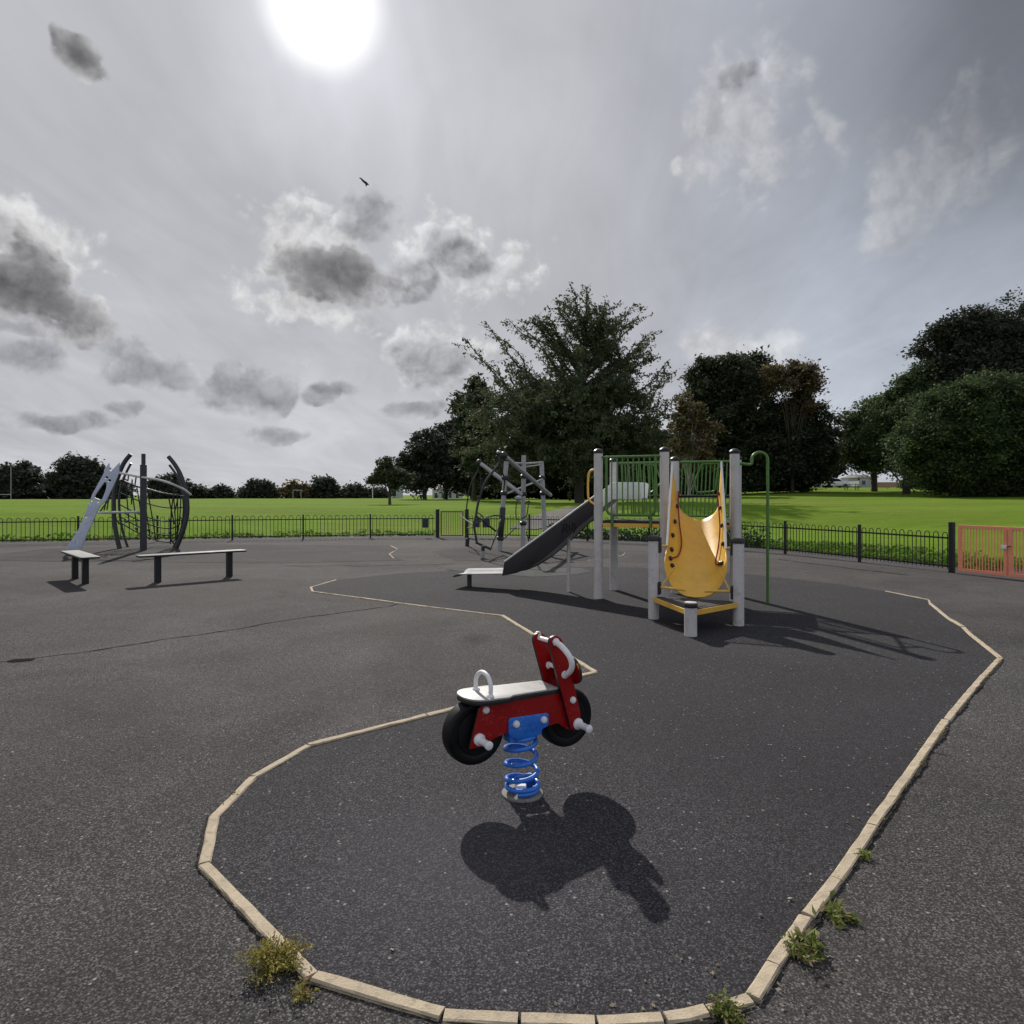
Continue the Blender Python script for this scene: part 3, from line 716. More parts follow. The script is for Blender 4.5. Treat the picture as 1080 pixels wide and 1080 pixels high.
# slide
def SL(l, b, z): return T(-l, b, z)
pl2 = [(0.12, 1.29), (0.35, 1.115), (0.7, 0.79), (1.0, 0.54), (1.25, 0.385), (1.45, 0.30), (1.70, 0.245)]
def interp(tab, x):
    for (x0, y0), (x1, y1) in zip(tab[:-1], tab[1:]):
        if x <= x1: return y0 + (y1 - y0) * (x - x0) / (x1 - x0)
    return tab[-1][1]
def ztop(l): return 1.565 - (l - .12) * 0.711
low = [(l, interp(pl2, l)) for l in np.linspace(.12, 1.70, 26)]
for b_ in (0.25, 0.75):
    oa = list(low) + [(1.66, ztop(1.66))] + [(l, ztop(l)) for l in np.linspace(1.55, .2, 4)] + [(.12, ztop(.12))]
    MB().plate(frame(T(0, b_, 0), EX * -1, ZZ), oa, 0.02, bev=0.003).build('slide_side', 'slide_dark', tower)
for b_ in (.25, .75): MB().tube([SL(.12, b_, ztop(.12) + .005), SL(1.66, b_, ztop(1.66) + .005)], 0.017, 8).build('slide_rim_glint', 'chrome', tower)  # pale tube imitates light catching the slide's top edge
gr = MB()                                                # marker scrawl on the slide side
def scrawl(pts_, dl): gr.tube([SL(l + dl, .237, z) for l, z in pts_], 0.006, 6)
z0 = 1.135
scrawl([(.66, z0 - .16), (.63, z0 - .03), (.59, z0 - .01), (.57, z0 - .06), (.62, z0 - .09), (.55, z0 - .14)], 0)
scrawl([(.54, z0 - .03), (.535, z0 - .10), (.49, z0 - .10), (.48, z0)], 0)
scrawl([(.45, z0 + .01), (.44, z0 - .10), (.47, z0 - .16)], 0); scrawl([(.43, z0 + .06), (.425, z0 + .05)], 0)
gr.build('marker_scrawl', 'graffiti', tower)
bed = MB(); ls = list(np.linspace(.12, 1.7, 26)) + list(np.linspace(1.78, 2.56, 10)) + [2.60, 2.63]
vv = []
for l in ls:
    z = interp(pl2, l) + .03 if l <= 1.7 else (0.275 - (l - 1.7) * 0.055)
    if l > 2.58: z -= (l - 2.58) * .9
    for k in range(9):
        b_ = .25 + .5 * k / 8
        zz = z + (0.0 if l < 1.7 else 0.055 * abs(2 * k / 8 - 1) ** 4 * (1 if k > 4 else 0.2))
        vv.append(SL(l, b_, zz))
ff = [(i * 9 + k, i * 9 + k + 1, (i + 1) * 9 + k + 1, (i + 1) * 9 + k) for i in range(len(ls) - 1) for k in range(8)]
bed.add(vv, ff); bo = bed.build('slide_bed', 'slide_bed', tower); q = bo.modifiers.new('thick', 'SOLIDIFY'); q.thickness = 0.012; q.offset = -1
lg = MB().tube([SL(.63, .5, 0), SL(.63, .5, interp(pl2, .63) + .02)], 0.03, 12).build('slide_leg', 'steel', tower)
MB().tube([SL(2.42, .5, 0), SL(2.42, .5, .24)], 0.04, 12).build('slide_leg', 'dark_tube', tower)
for b_ in (.27, .73):
    oa = [(-.61, 1.515), (-.16, 1.515), (.118, 1.30), (.118, 1.572), (-.16, 1.782), (-.58, 1.782), (-.63, 1.755)]
    MB().plate(frame(T(0, b_, 0), EX * -1, ZZ), oa, 0.02, bev=0.003).build('slide_entry', 'white_sheet', tower)
eb = MB(); eb.add([SL(l, b_, z) for l, z in ((.118, 1.315), (-.16, 1.53), (-.6, 1.53)) for b_ in (.282, .718)], [(0, 1, 3, 2), (2, 3, 5, 4)])
o = eb.build('slide_entry_bed', 'white_sheet', tower); q = o.modifiers.new('thick', 'SOLIDIFY'); q.thickness = 0.012; q.offset = 1

# ------------------------------------------------------------------ benches
def bench(c, d, label, gap, shift=0.0):
    c = V3((*c, 0)); d = V3((*d, 0)).normalized(); nb_ = V3((-d.y, d.x, 0))
    t = thing('bench', c, label, 'bench', 'flat perching benches on the asphalt')
    o_ = fillet([(-.95, -.15), (.95, -.15), (.95, .15), (-.95, .15)], .05, 5)
    F_ = frame(c + ZZ * .485, d, nb_)
    s = MB().plate(F_ @ Matrix.Translation((0, 0, .016)), o_, 0.008, bev=0.002).build('seat', 'benchtop', t)
    MB().plate(F_, o_, 0.026, bev=0.003).build('seat_core', 'blackm', s)
    for k in (-gap / 2, gap / 2):
        q = c + d * (k + shift)
        MB().box(q + ZZ * .236, (.10, .10, .476), d, nb_).build('leg', 'blackm', t, bevel=0.006)
    return t
bench((-7.95, 12.55), (1.2, -1.32), 'shorter looking dark legged bench standing end-on beside the pale climbing board', 0.92, 0.04)
bench((-5.97, 12.8), (0.92, 0.86), 'longer looking flat bench lying broadside in front of the net climber', 1.28, 0.02)

# ------------------------------------------------------------------ fences and gates
def resample(pts, step):
    P = [V3((*p, 0)) for p in pts]; L_ = [0]
    for a, b in zip(P[:-1], P[1:]): L_.append(L_[-1] + (b - a).length)
    n = max(1, round(L_[-1] / step)); out = []
    for i in range(n + 1):
        s = L_[-1] * i / n
        for j in range(len(P) - 1):
            if s <= L_[j + 1] + 1e-6:
                out.append(P[j].lerp(P[j + 1], (s - L_[j]) / (L_[j + 1] - L_[j]))); break
    return out
def fence(pts, label, step, nhoop, r=0.0095):
    P = resample(pts, step)
    t = thing('railing_fence', P[len(P) // 2], label, 'fence')
    for i, p in enumerate(P):
        if i == len(P) - 1: continue                     # the run ends on a gate post
        MB().box(p + ZZ * .43, (.055, .055, .90), (P[min(i + 1, len(P) - 1)] - P[max(i - 1, 0)]), V3((-(P[min(i + 1, len(P) - 1)] - P[max(i - 1, 0)]).y, (P[min(i + 1, len(P) - 1)] - P[max(i - 1, 0)]).x, 0))).build('post', 'blackm', t, smooth=False)
    for a, b in zip(P[:-1], P[1:]):
        d = (b - a).normalized(); Ln = (b - a).length; nb_ = V3((-d.y, d.x, 0)); m_ = MB()
        pitch = (Ln - .06) / nhoop; hw = pitch * .27
        for k in range(nhoop):
            c = a + d * (.03 + pitch * (k + .5)); dip = random.uniform(-.006, .006)
            pp_ = [c - d * hw + ZZ * .07, c - d * hw + ZZ * .76] + [c + d * (-hw * math.cos(q)) + ZZ * (.76 + dip + hw * 1.05 * math.sin(q)) for q in (math.pi * j / 6 for j in range(1, 6))] + [c + d * hw + ZZ * .76, c + d * hw + ZZ * .07]
            m_.tube(pp_, r, 5)
        for z_ in (.12, .70): m_.box((a + b) / 2 + ZZ * z_, (Ln - .05, .010, .035), d, nb_)
        m_.build('bow_top_panel', 'blackm', t, smooth=False)
    return t
fence(FENCE_L, 'long black bow-topped railing left of the small brown gate, behind the benches', 2.33, 9)
fence(FENCE_R, 'black bow-topped railing curving behind the play tower to the coral gates', 2.35, 11)
def gate_post(p, h, label, w=.11):
    o = MB().box(V3((p[0], p[1], h / 2 - .02)), (w, w, h + .04), (0.36, -0.93, 0), (0.93, 0.36, 0))
    o.add(*[[], []]); r_ = o.build('gate_post', 'blackm', None, smooth=False, origin=(p[0], p[1], 0), bevel=0.006)
    tag(r_, label, 'gate post'); return r_
gate_post((-2.74, 25.1), 1.05, 'black square post at the left side of the small brown gate', .12)
gate_post((-1.66, 25.05), 1.05, 'black square post at the right side of the small brown gate', .12)
gate_post((8.93, 13.86), 1.03, 'thick black square post between the railing and the coral gate', .09)
def gate(a, b, h, m, nbar, name, label, fr=.045, z0=.06, barr=.008):
    a = V3((*a, 0)); b = V3((*b, 0)); d = (b - a).normalized(); Ln = (b - a).length; nb_ = V3((-d.y, d.x, 0))
    t = thing(name, (a + b) / 2, label, 'gate')
    f = MB()
    for q in (a + d * fr / 2, b - d * fr / 2): f.box(q + ZZ * (z0 + h) / 2 + ZZ * 0, (fr, fr, h - z0), d, nb_)
    for z_ in (z0 + fr / 2, h - fr / 2): f.box((a + b) / 2 + ZZ * (z_), (Ln - 2 * fr, fr - .004, fr), d, nb_)
    f.build('gate_frame', m, t, smooth=False, bevel=0.003)
    f = MB()
    for k in range(1, nbar + 1):
        q = a + d * (fr + (Ln - 2 * fr) * k / (nbar + 1))
        f.tube([q + ZZ * (z0 + fr), q + ZZ * (h - fr)], barr, 6)
    f.build('gate_bars', m, t)
    return t
gate((-2.62, 25.06), (-1.78, 25.02), 0.98, 'rust', 8, 'gate', 'small rusty brown barred gate between two black posts in the far railing')
gd = (V3((9.60, 12.3, 0)) - V3((8.98, 13.72, 0))).normalized(); g0 = V3((8.98, 13.72, 0))
g1 = g0 + gd * .92; g2 = g0 + gd * .955; g3 = g0 + gd * 1.9
gate((g0.x, g0.y), (g1.x, g1.y), 0.98, 'coral', 13, 'gate', 'coral painted gate leaf next to the thick black post', .06, .05, .011)
gate((g2.x, g2.y), (g3.x, g3.y), 0.98, 'coral', 13, 'gate', 'coral painted gate leaf cut by the right edge of the photo', .06, .05, .011)
tg = thing('padlock', g1 - V3((gd.y, -gd.x, 0)) * 0, 'pale padlock and chain holding the two coral gate leaves together', 'padlock')
inn = V3((-abs(gd.y), gd.x * -1, 0)); inn = V3((gd.y, -gd.x, 0)); inn = inn if inn.x < 0 else -inn
lm = MB(); pc = (g1 + g2) / 2 + ZZ * .60
lm.box(pc + inn * .06 - gd * .05, (.10, .04, .075), gd, V3((-gd.y, gd.x, 0))); lm.build('lock_body', 'white', tg, bevel=0.012)
ch = [pc + inn * .06 + gd * .03 + ZZ * .02]
for k in range(13):
    a = 2 * math.pi * k / 12; ch.append(pc + gd * (.065 * math.sin(a) + .0) + inn * (.055 * math.cos(a)) + ZZ * (.02 * math.sin(2 * a)))
MB().tube(ch[1:], 0.011, 6).build('chain', 'rust', tg)
def sign(p, d, label, w, h, z):
    d = V3((*d, 0)).normalized(); nb_ = V3((d.y, -d.x, 0)); nb_ = nb_ if nb_.y < 0 else -nb_
    c = V3((*p, z)) + nb_ * .025
    o = MB().plate(frame(c, d, ZZ), fillet([(-w / 2, -h / 2), (w / 2, -h / 2), (w / 2, h / 2), (-w / 2, h / 2)], .015), 0.006, bev=0.001)
    r_ = o.build('sign_plate', 'sign', None, origin=c); tag(r_, label, 'sign'); return r_
sign((-3.17, 25.02), (1, 0), 'small dark plate fixed to the railing just left of the brown gate', .22, .33, .53)
sign((-1.25, 24.9), (1, -.26), 'dark plate on the railing right of the brown gate, left one of two', .17, .33, .55)
sign((-0.93, 24.82), (1, -.26), 'dark plate on the railing right of the brown gate, right one of two', .28, .33, .55)

# ------------------------------------------------------------------ net climber on the left
net = thing('net_climber', (-11.0, 19.7, 0), 'dark net climber with curved posts and a pale leaning climbing board', 'climbing frame')
def c4(x, y, Y): return W(55 + x / 6.75, 470 + y / 6.75, Y)
def down(p): return [V3((p.x, p.y, -.03))]
YS = 19.35
ps = c4(650, 745, YS); ps.z = 0
MB().box(ps + ZZ * 1.20, (.17, .13, 2.46), (.9, .4, 0), (-.4, .9, 0)).build('post', 'dark_tube', net, bevel=0.02)
MB().tube([ps + ZZ * 2.40, ps + ZZ * 2.74], .055, 12).build('post_top', 'dark_tube', net)
def arc_post(pts, Y, r, dy=0.0):
    P = [c4(x, y, Y + dy * i) for i, (x, y) in enumerate(pts)]
    P[0].z = -.02
    MB().tube(spline(P, 7), r, 10).build('curved_post', 'dark_tube', net)
    return P
la = arc_post([(482, 745), (455, 620), (440, 500), (443, 320), (485, 180), (520, 110), (562, 60)], 19.9, .062)
lb = arc_post([(540, 724), (500, 600), (478, 450), (482, 330), (515, 220), (562, 125)], 20.5, .035)
ra = arc_post([(880, 742), (935, 600), (962, 470), (952, 330), (915, 210), (870, 130), (828, 78)], 19.9, .062)
rb = arc_post([(862, 726), (915, 610), (938, 460), (925, 330), (890, 220), (835, 138)], 20.5, .035)
ras = spline(ra, 7); las = spline(la, 7); lbs = spline(lb, 7); rbs = spline(rb, 7)
rl = MB()
rl.tube(spline([c4(455, 188, 19.9), c4(540, 205, 19.6), c4(640, 225, 19.3), c4(740, 240, 19.2), c4(830, 265, 19.3), c4(930, 308, 19.6), c4(985, 350, 19.9)], 6), .034, 8)
rl.build('hoop_rail', 'steel', net)
rl = MB(); rl.tube(spline([c4(490, 245, 20.0), c4(590, 285, 20.5), c4(700, 315, 20.8), c4(800, 340, 20.6), c4(905, 350, 20.1)], 6), .026, 8)
rl.build('hoop_rail', 'dark_tube', net)
rl = MB().tube([c4(330, 478, 19.6), c4(630, 472, 19.38)], .036, 8).build('cross_rail', 'chrome', net)
nt_ = MB(); rows = []
for j in range(8):
    fr_ = j / 7
    A_ = c4(480 + 10 * fr_, 250 + 300 * fr_, 20.0); B_ = c4(940 - 30 * fr_ ** 2 - 20 * fr_, 360 + 270 * fr_, 20.0)
    row = []
    for i in range(15):
        t = i / 14; p = A_.lerp(B_, t); s = 4 * t * (1 - t)
        p = p + ZZ * (-(.12 + .42 * fr_) * s * (1 - .3 * t)) + V3((0, .9 * s * (0.3 + .7 * fr_), 0)); row.append(p)
    rows.append(row); 
    if j in (0, 2, 4, 5, 6, 7): nt_.tube(row, .02, 5)
for i in range(1, 14, 1):
    if i < 6 or i > 10: nt_.tube([r_[i] for r_ in rows], .018, 5)
for a_, b_ in (((870, 300), (848, 470)), ((848, 470), (842, 700)), ((830, 370), (870, 560)), ((895, 380), (870, 480)), ((840, 520), (840, 660)), ((570, 240), (565, 420)), ((500, 230), (540, 250)), ((545, 200), (540, 250)), ((600, 210), (590, 280)),
               ((420, 470), (480, 560)), ((370, 460), (400, 330)), ((390, 460), (410, 330)), ((340, 470), (420, 360)), ((830, 640), (880, 720))):
    nt_.tube([c4(*a_, 20.1), c4(*b_, 20.1)], .02, 5)
for x, y in ((840, 530), (838, 650), (842, 620), (690, 600), (600, 590), (530, 540), (570, 380)): nt_.ball(c4(x, y, 20.1), .045, n=8)
nt_.build('climbing_net', 'rope', net)
bo_ = [(95, 738), (188, 600), (262, 415), (290, 345), (372, 195), (374, 172), (408, 124), (412, 172), (424, 182), (482, 120), (480, 190), (440, 285), (385, 395), (340, 430), (302, 520), (255, 620), (205, 738)]
ov = [(303, 368), (345, 385), (360, 380), (388, 310), (392, 262), (376, 258), (345, 300), (310, 350)]
holes = [fillet(ov, 14, 3), circ((392, 226), 11, 12, 9), circ((412, 247), 12, 12, 9), circ((289, 389), 11, 12, 9), circ((334, 398), 10, 12, 8), circ((248, 507), 9, 12, 8)]
P0 = c4(150, 738, 19.3); P0.z = 0
k_ = 19.3 / 720 / 6.75
upv = V3((0, .12, 1)).normalized(); bxv = V3((1, -.03, 0)).normalized(); bnv = bxv.cross(upv)
MBd = frame(P0, (1, -.03, 0), upv)
def bpt(q):
    e = c4(q[0], q[1], 1.0) - V3((0, 0, CAM_Z)); t_ = (P0 - V3((0, 0, CAM_Z))).dot(bnv) / e.dot(bnv)
    h = V3((0, 0, CAM_Z)) + e * t_ - P0; return (h.dot(bxv), h.dot(upv))
MB().plate(MBd, [bpt(q) for q in bo_], .035, [[bpt(q) for q in h] for h in holes], bev=.004).build('climbing_board', 'board', net)
for seg in ([(230, 505), (240, 555), (300, 515)], [(155, 615), (205, 625), (212, 600)], [(262, 408), (280, 430)], [(150, 690), (178, 660), (190, 705)], [(305, 372), (345, 388)]):
    MB().tube([MBd @ V3((*bpt(q), .022)) for q in seg], .011, 5).build('board_marking', 'white', net)

# ------------------------------------------------------------------ rope climber in the middle
rc = thing('rope_climber', (0.1, 19.8, 0), 'grey rope climber with two slanting beams behind the dark slide', 'climbing frame')
def c5(x, y, Y): return W(480 + x / 9, 470 + y / 9, Y)
p1 = c5(420, 1000, 19.2); p1.z = -.03; p1t = c5(487, 150, 19.2)
MB().tube([p1, p1t], .065, 12).build('post', 'steel_dull', rc)
p2 = c5(643, 990, 19.7); p2.z = -.03; p2t = c5(653, 92, 19.7); p2t = V3((p2.x + .03, 19.7, p2t.z))
MB().tube([p2, p2t], .068, 12).build('post', 'steel_dull', rc)
p3 = c5(858, 930, 21.0); p3.z = -.03; p3t = c5(820, 150, 21.0)
MB().tube([p3, p3t], .068, 12).build('post', 'steel_dull', rc)
bA0, bA1 = c5(228, 160, 20.3), c5(640, 470, 19.62); bB0, bB1 = c5(462, 92, 17.6), c5(905, 470, 20.9)
for a, b in ((bA0, bA1), (bB0, bB1)): MB().tube([a, b], .06, 12).build('slanting_beam', 'steel_dull', rc)
for pts_, r_ in (([p1t - ZZ * .03, p2t - ZZ * .24, p3t - ZZ * .03], .028), ([p2t - ZZ * .34, p3t - ZZ * .1], .02), ([c5(490, 455, 19.3), c5(600, 410, 20), c5(830, 318, 20.9)], .03)): MB().tube(pts_, r_, 8).build('top_rail', 'steel_dull', rc)
def ontube(a, b, y): 
    t = (y - a.z) / (b.z - a.z); return a.lerp(b, t)
for (a, b), zs in (((p1, p1t), (.35, 1.62, 2.05)), ((p2, p2t), (.75, 1.6, 2.1)), ((p3, p3t), (1.62, 2.1))):
    for z in zs:
        c = ontube(a, b, z); MB().lathe([(.07, -.06), (.095, -.045), (.105, 0), (.095, .045), (.07, .06)], c, b - a, 12).build('clamp', 'black', rc)
MB().lathe([(.066, -.45), (.085, -.42), (.085, .42), (.066, .45)], ontube(p1, p1t, .78), p1t - p1, 12).build('post_sleeve', 'black', rc)
for c in (bA0, bB0): MB().ball(c, .10).build('beam_cap', 'black', rc)
MB().ball(c5(600, 500, 19.4), .11, sq=(1, 1, .7)).build('dome', 'steel_dull', rc)
MB().ball(c5(415, 62, 17.6), .07, sq=(1, 1, .6)).build('dome', 'steel_dull', rc)
def rope(pts, r=.018, Ys=(20.3, 20.3)):
    n = len(pts); MB().tube(spline([c5(x, y, Ys[0] + (Ys[1] - Ys[0]) * i / max(1, n - 1)) for i, (x, y) in enumerate(pts)], 6), r, 6).build('climbing_rope', 'rope', rc)
rope([(225, 170), (222, 230), (150, 370), (112, 560), (106, 760), (125, 880)], .022, (20.3, 20.9))
rope([(235, 240), (245, 420)], .012)
rope([(415, 100), (415, 170), (290, 340), (225, 520), (195, 680), (180, 750), (205, 915)], .030, (17.6, 17.3))
rope([(415, 165), (440, 230), (468, 330), (462, 420)], .022, (17.6, 18.8))
rope([(205, 740), (290, 690), (360, 664), (440, 665)], .022, (17.4, 19.1)); rope([(180, 760), (230, 700), (270, 690), (225, 640), (205, 650)], .017, (17.4, 18))
rope([(195, 665), (280, 730), (395, 818)], .027, (17.5, 18.6)); rope([(40, 660), (110, 710), (180, 755)], .022, (20.3, 18.4)); rope([(120, 780), (190, 775)], .018, (20.4, 18))
rope([(340, 970), (415, 780), (430, 700)], .02, (17.5, 19)); rope([(470, 880), (575, 778)], .017, (19.2, 19.6)); rope([(675, 815), (700, 910)], .017)
rope([(580, 540), (582, 690), (640, 688), (680, 660), (695, 560), (705, 525), (660, 550)], .015, (19.6, 19.6)); rope([(100, 840), (128, 885)], .02, (20.8, 20.9))
fb = MB().tube([c5(195, 918, 17.1), c5(345, 985, 17.1)], .03, 8); fb.build('foot_bar', 'black', rc)
s0 = c5(252, 1085, 17.0); s0.z = -.03; s1 = c5(268, 950, 17.0)
f = MB().tube([s0, s0.lerp(s1, .62)], .055, 10).build('foot_post', 'steel_dull', rc); MB().tube([s0.lerp(s1, .6), s1], .045, 10).build('foot_sleeve', 'black', f)
s0 = c5(113, 952, 20.9); s0.z = -.03; s1 = c5(118, 880, 20.9); MB().tube([s0, s1], .06, 10).build('foot_post', 'black', rc)

# ------------------------------------------------------------------ foliage
def quads(C, Nrm, size, asp=0.6):
    """one leaf-shaped quad per row: centre, facing, half-length"""
    n = len(C)
    a = rng.normal(size=(n, 3)); a -= Nrm * (a * Nrm).sum(1, keepdims=True); a /= np.linalg.norm(a, axis=1, keepdims=True) + 1e-9
    b = np.cross(Nrm, a)
    s = np.asarray(size).reshape(-1, 1) * np.ones((n, 1))
    P = np.stack([C - a * s, C + b * s * asp - a * s * .1, C + a * s, C - b * s * asp - a * s * .1], 1)
    return P.reshape(-1, 3)
def leaf_mesh(name, P, m, parent=None, origin=None):
    o = np.array(V3(parent.location) if parent is not None else V3(origin))
    P = (P - o).astype(np.float32); n = len(P) // 4
    me = bpy.data.meshes.new(name); me.vertices.add(len(P)); me.vertices.foreach_set('co', P.ravel())
    me.loops.add(n * 4); me.loops.foreach_set('vertex_index', np.arange(n * 4, dtype=np.int32))
    me.polygons.add(n); me.polygons.foreach_set('loop_start', np.arange(n, dtype=np.int32) * 4)
    me.polygons.foreach_set('loop_total', np.full(n, 4, dtype=np.int32)); me.update(calc_edges=True)
    me.materials.append(M[m])
    ob = bpy.data.objects.new(name, me); col.objects.link(ob)
    if parent is not None: ob.parent = parent
    else: ob.location = o
    return ob
def unit(n):
    d = rng.normal(size=(n, 3)); return d / np.linalg.norm(d, axis=1, keepdims=True)
def px_ell(e, Y):
    x, y, rx, ry = e
    c = W(x, y, Y); return np.array(c), np.array([rx / 720 * Y, (rx + ry) / 2 / 720 * Y, ry / 720 * Y])
def tree(Y, tx, ells, leaf, dens, m, label, cat='tree', group=None, name='tree', trunk_r=.3, bark='bark', shell=.45, clr=.9, depth=1.0, air=0.0, twig=0.5, limbs=26, side=None):
    bx_ = (tx - 540) / 720 * Y; bz = hz(bx_, Y)
    t = thing(name, (bx_, Y, bz), label, cat, group)
    Cs = []; Ps = []
    for e in ells:
        c, r = px_ell(e, Y); r = r.copy(); r[1] *= depth
        area = 4 * math.pi * ((r[0] * r[2]) ** 1.6 / 3 + 2 * (r[0] * r[2]) ** 1.6 / 3) ** (1 / 1.6)
        n = max(8, int(area * dens[0])); K = max(9, int(n / 8))
        ld = unit(K); lc = c + ld * r * (.58 + .42 * rng.random((K, 1)) ** .8); lr = r * (.15 + .19 * rng.random((K, 1)))
        pickl = rng.integers(0, K, n); d = unit(n); d[:, 2] = np.where(rng.random(n) < .6, np.abs(d[:, 2]), d[:, 2])
        rad = shell + (1 - shell) * rng.random((n, 1)) ** .5
        Cc = lc[pickl] + d * lr[pickl] * (.55 + .5 * rad)
        ni = int(n * (.38 - .33 * air)); Cc = np.concatenate([Cc, c + unit(ni) * r * (.25 + .5 * rng.random((ni, 1)))])
        Cc = Cc[Cc[:, 2] > bz + .25]
        Cs.append(Cc)
    Cs = np.concatenate(Cs)
    nl = dens[1]
    cr = clr * (0.55 + 0.8 * rng.random(len(Cs)))
    idx = np.repeat(np.arange(len(Cs)), nl)
    off = rng.normal(size=(len(idx), 3)) * np.array([.42, .42, .26]) * cr[idx][:, None]
    # drooping umbrella-like leaf pads
    off[:, 2] -= (off[:, 0] ** 2 + off[:, 1] ** 2) * .35 / np.maximum(cr[idx], .2)
    C = Cs[idx] + off
    C = C[C[:, 2] > bz + .1]
    nr = unit(len(C)) * .75 + np.array([0, 0, .8]); nr /= np.linalg.norm(nr, axis=1, keepdims=True)
    leaf_mesh('crown', quads(C, nr, leaf * (0.6 + .8 * rng.random(len(C))), .55), m, t)
    # trunk and limbs
    zs = Cs[:, 2]; ztop_ = np.percentile(zs, 85)
    tm = MB(); base = V3((bx_, Y, bz - .2)); cx = float(np.mean(Cs[:, 0])); cy = float(np.mean(Cs[:, 1]))
    hgt = ztop_ - bz
    tp = [base, base + V3((0, 0, .5)), V3((bx_ + (cx - bx_) * .12, Y, bz + hgt * .3)), V3((bx_ + (cx - bx_) * .4, Y * .6 + cy * .4, bz + hgt * .6)), V3((cx, cy, bz + hgt * .95))]
    tr_ = spline(tp, 5); k = len(tr_)
    tm.tube(tr_, [trunk_r * (1.35 if i == 0 else (1 - .85 * i / k)) for i in range(k)], 9)
    pick = rng.choice(len(Cs), min(limbs, len(Cs)), replace=False)
    for i in pick:
        e_ = V3(Cs[i]); f0 = random.uniform(.3, .8); s_ = tr_[int(f0 * (k - 1))]
        if e_.z < s_.z: s_ = tr_[max(2, int(.28 * k))]
        mid = s_.lerp(e_, .5) + V3((random.uniform(-.3, .3), random.uniform(-.3, .3), .12 * (e_ - s_).length))
        pts_ = spline([s_, mid, e_], 4); kk = len(pts_)
        r0 = trunk_r * .34 * (1 - .5 * f0)
        tm.tube(pts_, [r0 * (1 - .85 * j / kk) for j in range(kk)], 5)
    tm.build('trunk', bark, t)
    return t

